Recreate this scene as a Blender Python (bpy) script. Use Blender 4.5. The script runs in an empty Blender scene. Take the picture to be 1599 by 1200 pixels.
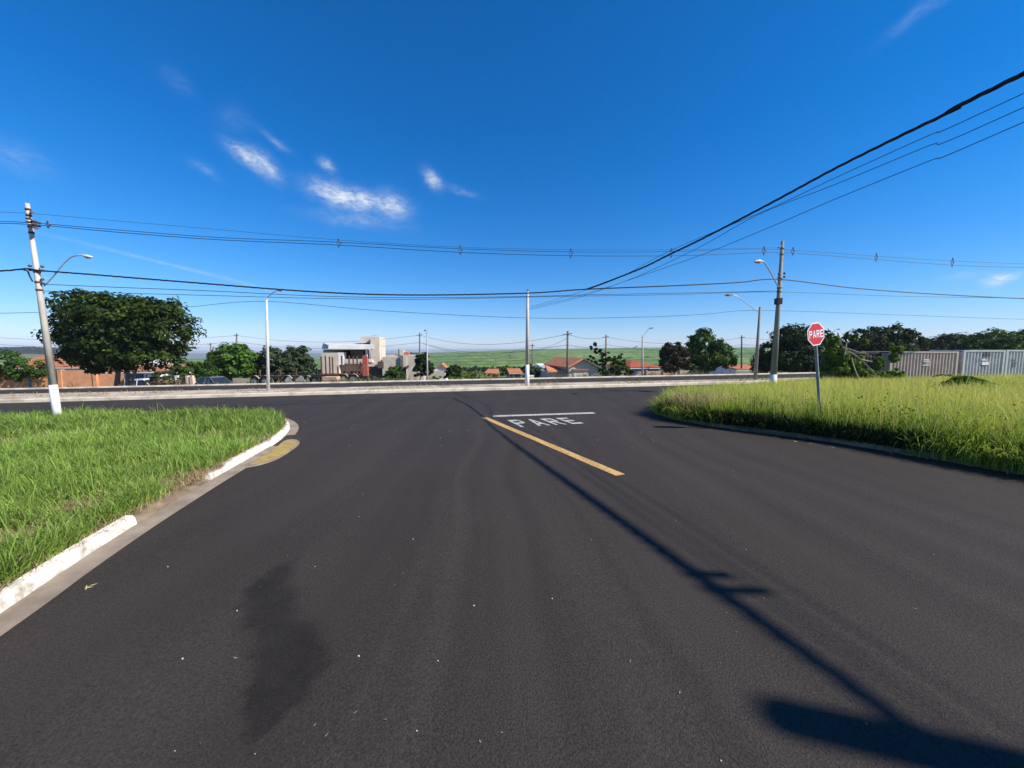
import bpy, math, random
import numpy as np
from mathutils import Vector, noise as mnoise
C = bpy.context.scene.collection
rng = np.random.default_rng(7)
random.seed(7)

# ------------------------------------------------------------------ camera
F, CX, CY = 600.0, 799.5, 600.0           # focal length and centre in the photograph's pixels
PITCH = math.atan(52 / 600)
H = 2.2                                    # eye height
TX = 0.01                                  # cross fall of the street plane
cam = bpy.data.cameras.new('camera'); cam_o = bpy.data.objects.new('camera', cam); C.objects.link(cam_o)
cam.sensor_width = 36; cam.lens = F / 1599 * 36; cam.clip_start = 0.05; cam.clip_end = 30000
cam_o.location = (0, 0, H); cam_o.rotation_euler = (math.pi / 2 - PITCH, 0, 0)
bpy.context.scene.camera = cam_o

# ------------------------------------------------------------------ light
SUN_EL, SUN_AZ = math.radians(37.5), math.radians(107)     # azimuth clockwise from +Y
SUN_DIR = Vector((math.sin(SUN_AZ) * math.cos(SUN_EL), math.cos(SUN_AZ) * math.cos(SUN_EL), math.sin(SUN_EL)))
sl = bpy.data.lights.new('sun', 'SUN'); so = bpy.data.objects.new('sun', sl); C.objects.link(so)
sl.energy = 5.0; sl.angle = math.radians(0.53); sl.color = (1.0, 0.94, 0.84)
so.rotation_euler = SUN_DIR.to_track_quat('Z', 'Y').to_euler(); so.location = (0, 0, 50)
vs = bpy.context.scene.view_settings
vs.view_transform = 'Standard'; vs.look = 'None'; vs.exposure = 0.5; vs.gamma = 1.0; vs.use_curve_mapping = False


HAZE = 0.0002


def ray(px, py):
    a = (px - CX) / F; b = (CY - py) / F
    return np.array([a, math.cos(PITCH) + b * math.sin(PITCH), -math.sin(PITCH) + b * math.cos(PITCH)])


O = np.array([0, 0, H])


def gp(px, py, dz=0.0):                    # a pixel dropped on the street plane
    d = ray(px, py); t = (H - dz) / (TX * d[0] - d[2]); return O + t * d


def at(px, py, Y):                         # a pixel at a distance
    d = ray(px, py); return O + d * (Y / d[1])


def vp(px, py, A, B):                      # a pixel on the vertical plane through A and B
    d = ray(px, py); n = np.array([-(B[1] - A[1]), B[0] - A[0]])
    return O + d * (np.dot(n, np.array(A[:2])) / np.dot(n, d[:2]))


# world sky
world = bpy.data.worlds.new('World'); bpy.context.scene.world = world; world.use_nodes = True
nt = world.node_tree; N = nt.nodes; L = nt.links
for n in list(N): N.remove(n)


def nd(nodes, typ, **kw):
    n = nodes.new(typ)
    for k, v in kw.items():
        if k.startswith('i_'):
            n.inputs[k[2:].replace('_', ' ')].default_value = v
        else:
            setattr(n, k, v)
    return n


sky = nd(N, 'ShaderNodeTexSky', sky_type='NISHITA', sun_disc=False)
sky.sun_elevation = SUN_EL; sky.sun_rotation = SUN_AZ
sky.altitude = 400; sky.air_density = 1.0; sky.dust_density = 0.0; sky.ozone_density = 10.0
hsv = nd(N, 'ShaderNodeHueSaturation'); hsv.inputs['Saturation'].default_value = 1.21; hsv.inputs['Value'].default_value = 1.0
tnt = nd(N, 'ShaderNodeVectorMath', operation='MULTIPLY'); tnt.inputs[1].default_value = (1.0, .93, 1.0); L.new(sky.outputs[0], tnt.inputs[0])
L.new(tnt.outputs[0], hsv.inputs['Color'])
# photographic shoulder: bright parts of the sky compress
den = nd(N, 'ShaderNodeVectorMath', operation='MULTIPLY_ADD'); L.new(hsv.outputs[0], den.inputs[0]); den.inputs[1].default_value = (.04, .04, .04); den.inputs[2].default_value = (1, 1, 1)
num = nd(N, 'ShaderNodeVectorMath', operation='SCALE'); L.new(hsv.outputs[0], num.inputs[0]); num.inputs['Scale'].default_value = 1.27
shd = nd(N, 'ShaderNodeVectorMath', operation='DIVIDE'); L.new(num.outputs[0], shd.inputs[0]); L.new(den.outputs[0], shd.inputs[1])
tcw = nd(N, 'ShaderNodeTexCoord')


def m(nodes, links, op, a, b=None, c=None, clamp=False):
    n = nodes.new('ShaderNodeMath'); n.operation = op; n.use_clamp = clamp
    for i, v in enumerate((a, b, c)):
        if v is None: continue
        if isinstance(v, (int, float)): n.inputs[i].default_value = v
        else: links.new(v, n.inputs[i])
    return n.outputs[0]


# thin clouds: (px, py, half length, half width, slope, strength)
CLOUDS = [(378, 240, 26, 9, 28, .7), (412, 258, 26, 12, 30, .95), (530, 306, 34, 14, 8, 1.3), (570, 312, 20, 12, 0, .9), (612, 322, 22, 16, 5, .9), (676, 281, 15, 8, 42, .9),
          (428, 220, 20, 6, 22, .28), (512, 259, 13, 6, 25, .5), (318, 265, 22, 6, 30, .2), (1560, 435, 20, 9, 5, 1.1),
          (1500, 434, 26, 6, 5, .25), (20, 245, 50, 24, 42, .16), (1440, 15, 60, 10, -20, .12), (272, 125, 26, 14, 50, .08),
          (365, 185, 24, 22, 60, .07), (722, 300, 24, 5, 10, .2), (560, 345, 60, 10, 0, .25), (275, 416, 150, 2.6, 9.2, .25)]
wn = nd(N, 'ShaderNodeTexNoise', noise_dimensions='3D'); wn.inputs['Scale'].default_value = 14; wn.inputs['Detail'].default_value = 5; wn.inputs['Roughness'].default_value = .65
L.new(tcw.outputs['Generated'], wn.inputs['Vector'])
warp = nd(N, 'ShaderNodeVectorMath', operation='MULTIPLY_ADD')
sub = nd(N, 'ShaderNodeVectorMath', operation='SUBTRACT'); sub.inputs[1].default_value = (.5, .5, .5)
L.new(wn.outputs['Color'], sub.inputs[0])
L.new(sub.outputs[0], warp.inputs[0]); warp.inputs[1].default_value = (.03, .03, .03); L.new(tcw.outputs['Generated'], warp.inputs[2])
tot = None
for (px, py, hl, hw, ang, st) in CLOUDS:
    c = ray(px, py); cl = np.linalg.norm(c); c = c / cl
    t = math.radians(ang)
    e1 = ray(px + hl * math.cos(t), py + hl * math.sin(t)); e1 /= np.linalg.norm(e1)
    e2 = ray(px - hw * math.sin(t), py + hw * math.cos(t)); e2 /= np.linalg.norm(e2)
    v1, v2 = e1 - c, e2 - c
    v1 -= c * v1.dot(c); v2 -= c * v2.dot(c)
    q = []
    for v in (v1, v2):
        k = v / v.dot(v)
        d = nd(N, 'ShaderNodeVectorMath', operation='DOT_PRODUCT')
        L.new((warp if hw > 4 else tcw).outputs[0 if hw > 4 else 'Generated'], d.inputs[0]); d.inputs[1].default_value = tuple(k)
        o = m(N, L, 'SUBTRACT', d.outputs['Value'], float(k.dot(c)))
        q.append(m(N, L, 'MULTIPLY', o, o))
    r2 = m(N, L, 'ADD', q[0], q[1])
    g = m(N, L, 'POWER', 2.718, m(N, L, 'MULTIPLY', r2, -1.0))
    front = nd(N, 'ShaderNodeVectorMath', operation='DOT_PRODUCT'); L.new(tcw.outputs['Generated'], front.inputs[0]); front.inputs[1].default_value = tuple(c)
    g = m(N, L, 'MULTIPLY', g, m(N, L, 'GREATER_THAN', front.outputs['Value'], 0.5))
    g = m(N, L, 'MULTIPLY', g, st)
    tot = g if tot is None else m(N, L, 'ADD', tot, g)
mp = nd(N, 'ShaderNodeMapping'); mp.inputs['Rotation'].default_value = (0, math.radians(20), 0); mp.inputs['Scale'].default_value = (16, 20, 46)
L.new(warp.outputs[0], mp.inputs['Vector'])
wn2 = nd(N, 'ShaderNodeTexNoise'); wn2.inputs['Scale'].default_value = 2.6; wn2.inputs['Detail'].default_value = 7; wn2.inputs['Roughness'].default_value = .68
L.new(mp.outputs[0], wn2.inputs['Vector'])
fib = nd(N, 'ShaderNodeMapRange'); fib.inputs[1].default_value = .26; fib.inputs[2].default_value = .66
L.new(wn2.outputs['Fac'], fib.inputs[0])
cl_f = m(N, L, 'MULTIPLY', tot, fib.outputs[0], clamp=True)
cl_f = m(N, L, 'MULTIPLY', cl_f, .92)
mixw = nd(N, 'ShaderNodeMix', data_type='RGBA'); L.new(cl_f, mixw.inputs[0]); L.new(shd.outputs[0], mixw.inputs[6]); mixw.inputs[7].default_value = (5.6, 6.0, 6.4, 1)
bg = nd(N, 'ShaderNodeBackground'); bg.inputs['Strength'].default_value = 0.108
L.new(mixw.outputs[2], bg.inputs['Color'])
wo = nd(N, 'ShaderNodeOutputWorld'); L.new(bg.outputs[0], wo.inputs[0])

# ------------------------------------------------------------------ helpers: materials


def mat(name, col, col2=None, rough=.85, scale=6.0, detail=5, bump=0.0, bscale=60.0, spec=.3, metal=0.0, contrast=(.35, .65), stretch=None):
    ma = bpy.data.materials.new(name); ma.use_nodes = True
    n = ma.node_tree.nodes; l = ma.node_tree.links; b = n['Principled BSDF']
    b.inputs['Roughness'].default_value = rough; b.inputs['Metallic'].default_value = metal
    b.inputs['Specular IOR Level'].default_value = spec
    b.inputs['Base Color'].default_value = (*col, 1)
    tc = nd(n, 'ShaderNodeTexCoord'); vec = tc.outputs['Object']
    if stretch:
        mpp = nd(n, 'ShaderNodeMapping'); mpp.inputs['Scale'].default_value = stretch; l.new(vec, mpp.inputs[0]); vec = mpp.outputs[0]
    if col2:
        t = nd(n, 'ShaderNodeTexNoise'); t.inputs['Scale'].default_value = scale; t.inputs['Detail'].default_value = detail; t.inputs['Roughness'].default_value = .6
        l.new(vec, t.inputs['Vector'])
        r = nd(n, 'ShaderNodeValToRGB'); r.color_ramp.elements[0].position = contrast[0]; r.color_ramp.elements[1].position = contrast[1]
        r.color_ramp.elements[0].color = (*col, 1); r.color_ramp.elements[1].color = (*col2, 1)
        l.new(t.outputs['Fac'], r.inputs[0]); l.new(r.outputs[0], b.inputs['Base Color'])
    if bump:
        t2 = nd(n, 'ShaderNodeTexNoise'); t2.inputs['Scale'].default_value = bscale; t2.inputs['Detail'].default_value = 4
        l.new(vec, t2.inputs['Vector'])
        bp = nd(n, 'ShaderNodeBump'); bp.inputs['Strength'].default_value = bump; bp.inputs['Distance'].default_value = .02
        l.new(t2.outputs['Fac'], bp.inputs['Height']); l.new(bp.outputs[0], b.inputs['Normal'])
    return ma


def leafmat(name, dark, light, trans=.25, rough=.55, mid=None, spec=.25):
    ma = bpy.data.materials.new(name); ma.use_nodes = True
    n = ma.node_tree.nodes; l = ma.node_tree.links; b = n['Principled BSDF']
    b.inputs['Roughness'].default_value = rough; b.inputs['Specular IOR Level'].default_value = spec
    at_ = nd(n, 'ShaderNodeAttribute', attribute_name='tint')
    r = nd(n, 'ShaderNodeValToRGB'); r.color_ramp.elements[0].color = (*dark, 1); r.color_ramp.elements[1].color = (*light, 1)
    if mid:
        e = r.color_ramp.elements.new(mid[0]); e.color = (*mid[1], 1)
    l.new(at_.outputs['Fac'], r.inputs[0]); l.new(r.outputs[0], b.inputs['Base Color'])
    tr = nd(n, 'ShaderNodeBsdfTranslucent'); l.new(r.outputs[0], tr.inputs['Color'])
    mx = nd(n, 'ShaderNodeMixShader'); mx.inputs[0].default_value = trans
    l.new(b.outputs[0], mx.inputs[1]); l.new(tr.outputs[0], mx.inputs[2])
    l.new(mx.outputs[0], n['Material Output'].inputs['Surface'])
    return ma


M = {}
M['concrete'] = mat('concrete', (.36, .33, .29), (.5, .47, .42), scale=4, bump=.15, bscale=40)
M['pole'] = mat('pole_concrete', (.36, .32, .27), (.60, .55, .48), scale=3, bump=.2, bscale=30, stretch=(1, 1, .25))
M['pole_pale'] = mat('pole_concrete_pale', (.50, .48, .45), (.64, .62, .59), scale=3, bump=.15, bscale=30)
M['pole_dark'] = mat('pole_concrete_dark', (.20, .19, .17), (.30, .28, .25), scale=3, bump=.2, bscale=30, stretch=(1, 1, .25))
M['wood'] = mat('weathered_wood', (.10, .075, .06), (.2, .16, .13), scale=4, stretch=(4, 4, .4))
M['white'] = mat('white_paint', (.72, .70, .70), (.8, .79, .79), scale=5, bump=.1)
M['white_dirty'] = mat('white_paint_worn', (.30, .25, .19), (.72, .67, .59), scale=5.5, detail=9, contrast=(.30, .52), bump=.5, bscale=30)
M['cream_kerb'] = mat('cream_kerb_paint', (.36, .29, .21), (.66, .57, .44), scale=1.6, contrast=(.3, .55), bump=.2, bscale=20)
M['gutter'] = mat('gutter_concrete', (.20, .155, .11), (.33, .265, .195), scale=2.5, bump=.25, bscale=50)
M['kerb_dark'] = mat('kerb_shaded', (.07, .066, .06), (.19, .18, .165), scale=5, bump=.3, bscale=30)  # base darkened: shade on the right kerb is put into the colour
M['signpost'] = mat('sign_post_paint', (.20, .22, .20), (.30, .32, .30), rough=.6, scale=8)
M['metal'] = mat('galvanised', (.42, .44, .45), (.55, .57, .58), rough=.45, metal=.6, scale=8)
M['black'] = mat('black_rubber', (.012, .012, .013), rough=.6)
M['cable'] = mat('cable_sheath', (.015, .014, .016), rough=.5)
M['lamp'] = mat('lamp_housing', (.55, .54, .53), rough=.4)
M['lens'] = mat('lamp_lens', (.55, .36, .22), rough=.2, spec=.5)
M['ins'] = mat('insulator_glaze', (.10, .06, .05), rough=.3)
M['spacer'] = mat('spacer_polymer', (.16, .13, .12), rough=.5)
M['red'] = mat('sign_red', (.60, .025, .03), rough=.4, spec=.4)
M['sign_white'] = mat('sign_white', (.8, .8, .8), rough=.4)
M['yellow'] = mat('yellow_road_paint', (.30, .17, .06), (.60, .36, .12), scale=12, detail=10, contrast=(.28, .52))
M['canopy'] = mat('canopy_paint', (.50, .47, .42), (.66, .63, .58), scale=.6, contrast=(.3, .6))
M['roadwhite'] = mat('white_road_paint', (.22, .205, .19), (.58, .55, .51), scale=14, detail=10, contrast=(.35, .60))
M['yellow_patch'] = mat('drain_yellow', (.30, .21, .085), (.45, .31, .075), scale=7, contrast=(.35, .6), bump=.3)
M['soil'] = mat('soil', (.13, .09, .055), (.29, .22, .15), scale=3, bump=.5, bscale=25)
M['sand'] = mat('median_soil', (.34, .255, .175), (.60, .49, .36), scale=.9, bump=.5, bscale=8)
M['ground'] = mat('ground_soil_grass', (.09, .10, .035), (.24, .18, .10), scale=.25, detail=8)
M['terracotta'] = mat('terracotta_tiles', (.36, .125, .055), (.50, .20, .09), scale=3, bump=.3, bscale=14)
M['terracotta_sunlit'] = mat('terracotta_tiles_sunlit', (.58, .20, .08), (.72, .29, .13), scale=3, bump=.3, bscale=14)  # lighter copy of the tiles: sun on the gabled house's slope put into colour
M['terracotta_dark'] = mat('terracotta_tiles_dark', (.30, .07, .03), (.42, .11, .05), scale=3, bump=.3, bscale=14)
M['brick'] = mat('hollow_brick', (.58, .255, .125), (.68, .34, .185), scale=2.0, bump=.2)
M['beige'] = mat('beige_plaster', (.54, .46, .37), (.66, .57, .47), scale=1.2, bump=.1)
M['render'] = mat('grey_render', (.42, .36, .295), (.56, .49, .405), scale=1.0, bump=.1)
M['pink'] = mat('pink_plaster', (.62, .44, .36), (.70, .52, .43), scale=1.0)
M['greywall'] = mat('grey_wall', (.40, .40, .36), (.48, .48, .44), scale=1.0)
M['dark'] = mat('dark_opening', (.02, .02, .022), rough=.7)
M['gate'] = mat('brown_gate', (.09, .055, .045), (.13, .085, .07), scale=6, stretch=(6, 6, .3))
M['bluegate'] = mat('slate_gate', (.05, .075, .11), (.07, .10, .14), scale=4, rough=.5)
M['bluetarp'] = mat('blue_tarp', (.03, .055, .12), (.06, .09, .18), scale=4)
M['greyroof'] = mat('fibre_cement', (.34, .34, .33), (.46, .46, .45), scale=3)
M['rust'] = mat('rusty_steel', (.09, .045, .03), (.17, .09, .055), scale=5)
M['chassis'] = mat('chassis', (.02, .02, .022), (.04, .035, .03), scale=5)
M['redsteel'] = mat('red_steel', (.42, .085, .05), (.5, .14, .09), scale=3)
M['crate'] = mat('crate_boards', (.55, .33, .2), (.68, .47, .33), scale=4, stretch=(.6, 3, 3))
M['cont_pink'] = mat('container_pink', (.40, .31, .265), (.50, .405, .35), scale=2.2, rough=.6, contrast=(.3, .6))
M['cont_grey'] = mat('container_grey', (.40, .41, .40), (.52, .53, .51), scale=2.2, rough=.6, contrast=(.3, .6))
M['cont_pale'] = mat('container_pale', (.42, .44, .42), (.54, .56, .54), scale=2.2, rough=.6)
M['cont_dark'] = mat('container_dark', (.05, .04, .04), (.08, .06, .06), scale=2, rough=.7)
M['bark'] = mat('bark', (.10, .075, .055), (.2, .16, .125), scale=6, bump=.4, bscale=20, stretch=(2, 2, .5))
M['bark_pale'] = mat('bark_pale', (.26, .21, .17), (.38, .32, .27), scale=6, bump=.3, bscale=20)
M['car_grey'] = mat('car_paint_grey', (.17, .19, .22), rough=.28, spec=.6, metal=.3)
M['car_white'] = mat('car_paint_white', (.72, .72, .72), rough=.3, spec=.5)
M['glass'] = mat('car_glass', (.02, .025, .03), rough=.08, spec=.8)
M['taillight'] = mat('taillight', (.5, .02, .02), rough=.25)
M['pebble'] = mat('pebbles', (.45, .42, .37), (.62, .6, .56), scale=1)
M['leafbit'] = mat('dead_leaf', (.36, .27, .12), (.5, .4, .2), scale=1)
M['hill'] = mat('hill_cover', (.05, .075, .04), (.085, .10, .055), scale=.004, detail=8)

M['leaf_a'] = leafmat('leaf_dark_green', (.010, .026, .005), (.13, .17, .016), .25, mid=(.7, (.036, .065, .009)), rough=.65, spec=.15)
M['leaf_b'] = leafmat('leaf_mid_green', (.014, .045, .008), (.09, .17, .02), .28, rough=.7, spec=.1)
M['leaf_c'] = leafmat('leaf_bright_green', (.035, .10, .010), (.13, .24, .02), .32)
M['leaf_d'] = leafmat('leaf_grey_green', (.018, .036, .012), (.09, .13, .05), .22, spec=.15, rough=.65)
M['leaf_e'] = leafmat('leaf_brown', (.022, .017, .010), (.10, .075, .04), .2, rough=.7, spec=.1)
M['leaf_f'] = leafmat('leaf_black_green', (.009, .020, .006), (.036, .066, .014), .2, rough=.75, spec=.1)
M['leaf_g'] = leafmat('leaf_light_shrub', (.045, .10, .012), (.22, .34, .045), .42, rough=.7, spec=.1)
M['brush'] = leafmat('dry_brush', (.10, .06, .03), (.28, .2, .10), .1)
M['grass_l'] = leafmat('grass_green', (.075, .125, .014), (.52, .45, .22), .42, mid=(.86, (.34, .49, .09)), rough=.5)
M['grass_r'] = leafmat('grass_tall', (.04, .09, .008), (.60, .50, .24), .34, mid=(.82, (.60, .58, .11)), rough=.6, spec=.12)
e_ = [q for q in M['grass_r'].node_tree.nodes if q.type == 'VALTORGB'][0].color_ramp.elements.new(.42); e_.color = (.26, .43, .028, 1)
M['under'] = leafmat('undergrowth', (.010, .018, .006), (.05, .085, .014), .08, rough=.7, spec=.1)  # near-black leaf colour carries the shade inside the grass front
M['weed'] = leafmat('dry_weed', (.05, .085, .02), (.42, .34, .2), .25, mid=(.5, (.20, .20, .08)))
M['straw'] = leafmat('straw', (.22, .14, .06), (.52, .40, .22), .15)
M['cane'] = leafmat('cane_leaf', (.05, .115, .03), (.08, .16, .045), .2)

# asphalt with wheel polish, a damp stain and fine aggregate
ma = bpy.data.materials.new('asphalt'); ma.use_nodes = True; M['asphalt'] = ma
n = ma.node_tree.nodes; l = ma.node_tree.links; b = n['Principled BSDF']
tc = nd(n, 'ShaderNodeTexCoord')
big = nd(n, 'ShaderNodeTexNoise'); big.inputs['Scale'].default_value = .35; big.inputs['Detail'].default_value = 6; l.new(tc.outputs['Object'], big.inputs['Vector'])
# long streaks that follow the street
mpp = nd(n, 'ShaderNodeMapping'); mpp.inputs['Rotation'].default_value = (0, 0, math.radians(-27)); mpp.inputs['Scale'].default_value = (1.9, .05, 1)
wv = nd(n, 'ShaderNodeTexNoise'); wv.inputs['Scale'].default_value = .12; wv.inputs['Detail'].default_value = 1; l.new(tc.outputs['Object'], wv.inputs['Vector'])
wm = nd(n, 'ShaderNodeVectorMath', operation='MULTIPLY_ADD'); l.new(wv.outputs['Color'], wm.inputs[0]); wm.inputs[1].default_value = (3.5, 3.5, 0); l.new(tc.outputs['Object'], wm.inputs[2])
l.new(wm.outputs[0], mpp.inputs[0])
stn = nd(n, 'ShaderNodeTexNoise'); stn.inputs['Scale'].default_value = 1.0; stn.inputs['Detail'].default_value = 3; stn.inputs['Roughness'].default_value = .55; l.new(mpp.outputs[0], stn.inputs['Vector'])
fine = nd(n, 'ShaderNodeTexNoise'); fine.inputs['Scale'].default_value = 130; fine.inputs['Detail'].default_value = 3; fine.inputs['Roughness'].default_value = .7; l.new(tc.outputs['Object'], fine.inputs['Vector'])
vor = nd(n, 'ShaderNodeTexVoronoi'); vor.inputs['Scale'].default_value = 95; l.new(tc.outputs['Object'], vor.inputs['Vector'])
r1 = nd(n, 'ShaderNodeValToRGB'); r1.color_ramp.elements[0].position = .3; r1.color_ramp.elements[1].position = .72
r1.color_ramp.elements[0].color = (.0335, .0270, .0218, 1); r1.color_ramp.elements[1].color = (.0545, .0445, .0365, 1)
mixn = m(n, l, 'ADD', m(n, l, 'MULTIPLY', stn.outputs['Fac'], .62), m(n, l, 'MULTIPLY', big.outputs['Fac'], .38))
l.new(mixn, r1.inputs[0])
coarse = nd(n, 'ShaderNodeTexNoise'); coarse.inputs['Scale'].default_value = 62; coarse.inputs['Detail'].default_value = 2; l.new(tc.outputs['Object'], coarse.inputs['Vector'])
agg = nd(n, 'ShaderNodeMapRange'); agg.inputs[1].default_value = .32; agg.inputs[2].default_value = .68; agg.inputs[3].default_value = .42; agg.inputs[4].default_value = 1.55
l.new(m(n, l, 'ADD', m(n, l, 'MULTIPLY', fine.outputs['Fac'], .5), m(n, l, 'MULTIPLY', coarse.outputs['Fac'], .5)), agg.inputs[0])
mul = nd(n, 'ShaderNodeMix', data_type='RGBA', blend_type='MULTIPLY'); mul.inputs[0].default_value = 1
l.new(r1.outputs[0], mul.inputs[6]); l.new(agg.outputs[0], mul.inputs[7])
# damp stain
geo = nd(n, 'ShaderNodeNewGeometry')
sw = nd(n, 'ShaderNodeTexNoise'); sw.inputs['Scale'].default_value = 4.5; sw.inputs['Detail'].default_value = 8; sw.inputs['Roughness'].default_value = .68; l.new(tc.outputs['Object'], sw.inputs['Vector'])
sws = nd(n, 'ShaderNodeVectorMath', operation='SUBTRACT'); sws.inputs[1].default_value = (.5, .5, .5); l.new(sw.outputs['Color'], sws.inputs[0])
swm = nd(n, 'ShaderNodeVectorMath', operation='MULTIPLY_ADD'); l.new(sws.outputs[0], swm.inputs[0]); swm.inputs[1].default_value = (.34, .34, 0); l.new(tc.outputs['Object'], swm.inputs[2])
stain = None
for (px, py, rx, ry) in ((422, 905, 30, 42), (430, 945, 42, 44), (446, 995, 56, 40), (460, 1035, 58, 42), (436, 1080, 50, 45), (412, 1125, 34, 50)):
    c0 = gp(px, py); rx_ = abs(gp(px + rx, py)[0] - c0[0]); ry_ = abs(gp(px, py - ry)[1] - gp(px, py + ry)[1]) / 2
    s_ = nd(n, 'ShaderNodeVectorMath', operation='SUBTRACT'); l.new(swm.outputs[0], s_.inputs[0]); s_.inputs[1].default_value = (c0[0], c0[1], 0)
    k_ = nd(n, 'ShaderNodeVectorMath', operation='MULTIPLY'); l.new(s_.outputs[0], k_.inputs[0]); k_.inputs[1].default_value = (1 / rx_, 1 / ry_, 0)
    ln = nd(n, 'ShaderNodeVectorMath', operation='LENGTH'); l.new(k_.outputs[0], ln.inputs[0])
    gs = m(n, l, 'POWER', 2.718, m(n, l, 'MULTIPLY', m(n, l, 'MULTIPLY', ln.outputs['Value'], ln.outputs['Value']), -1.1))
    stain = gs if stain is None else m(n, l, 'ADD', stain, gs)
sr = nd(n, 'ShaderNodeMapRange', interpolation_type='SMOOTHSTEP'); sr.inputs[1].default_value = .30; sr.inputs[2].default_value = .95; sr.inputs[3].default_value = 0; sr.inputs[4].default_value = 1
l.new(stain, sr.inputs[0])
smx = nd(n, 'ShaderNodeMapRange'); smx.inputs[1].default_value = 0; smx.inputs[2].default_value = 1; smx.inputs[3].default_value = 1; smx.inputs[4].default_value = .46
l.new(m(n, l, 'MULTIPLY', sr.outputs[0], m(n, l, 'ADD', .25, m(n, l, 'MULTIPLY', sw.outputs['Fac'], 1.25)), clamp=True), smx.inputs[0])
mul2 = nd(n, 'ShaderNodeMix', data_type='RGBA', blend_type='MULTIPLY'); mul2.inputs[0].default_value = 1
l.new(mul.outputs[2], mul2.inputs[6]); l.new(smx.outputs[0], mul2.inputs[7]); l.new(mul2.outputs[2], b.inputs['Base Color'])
b.inputs['Roughness'].default_value = .85; b.inputs['Specular IOR Level'].default_value = .18
bp = nd(n, 'ShaderNodeBump'); bp.inputs['Strength'].default_value = .55; bp.inputs['Distance'].default_value = .008
l.new(m(n, l, 'ADD', m(n, l, 'ADD', fine.outputs['Fac'], coarse.outputs['Fac']), m(n, l, 'MULTIPLY', vor.outputs['Distance'], .6)), bp.inputs['Height']); l.new(bp.outputs[0], b.inputs['Normal'])

# ------------------------------------------------------------------ helpers: meshes


def tag(o, label=None, cat=None, group=None, kind=None):
    if label: o['label'] = label
    if cat: o['category'] = cat
    if group: o['group'] = group
    if kind: o['kind'] = kind
    return o


def thing(name, label, cat, loc=(0, 0, 0), group=None):
    o = bpy.data.objects.new(name, None); C.objects.link(o); o.location = tuple(float(v) for v in loc); o.empty_display_size = .2
    return tag(o, label, cat, group)


def origin(o):
    v = Vector((0, 0, 0))
    while o: v = v + Vector(o.location); o = o.parent
    return v


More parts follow.
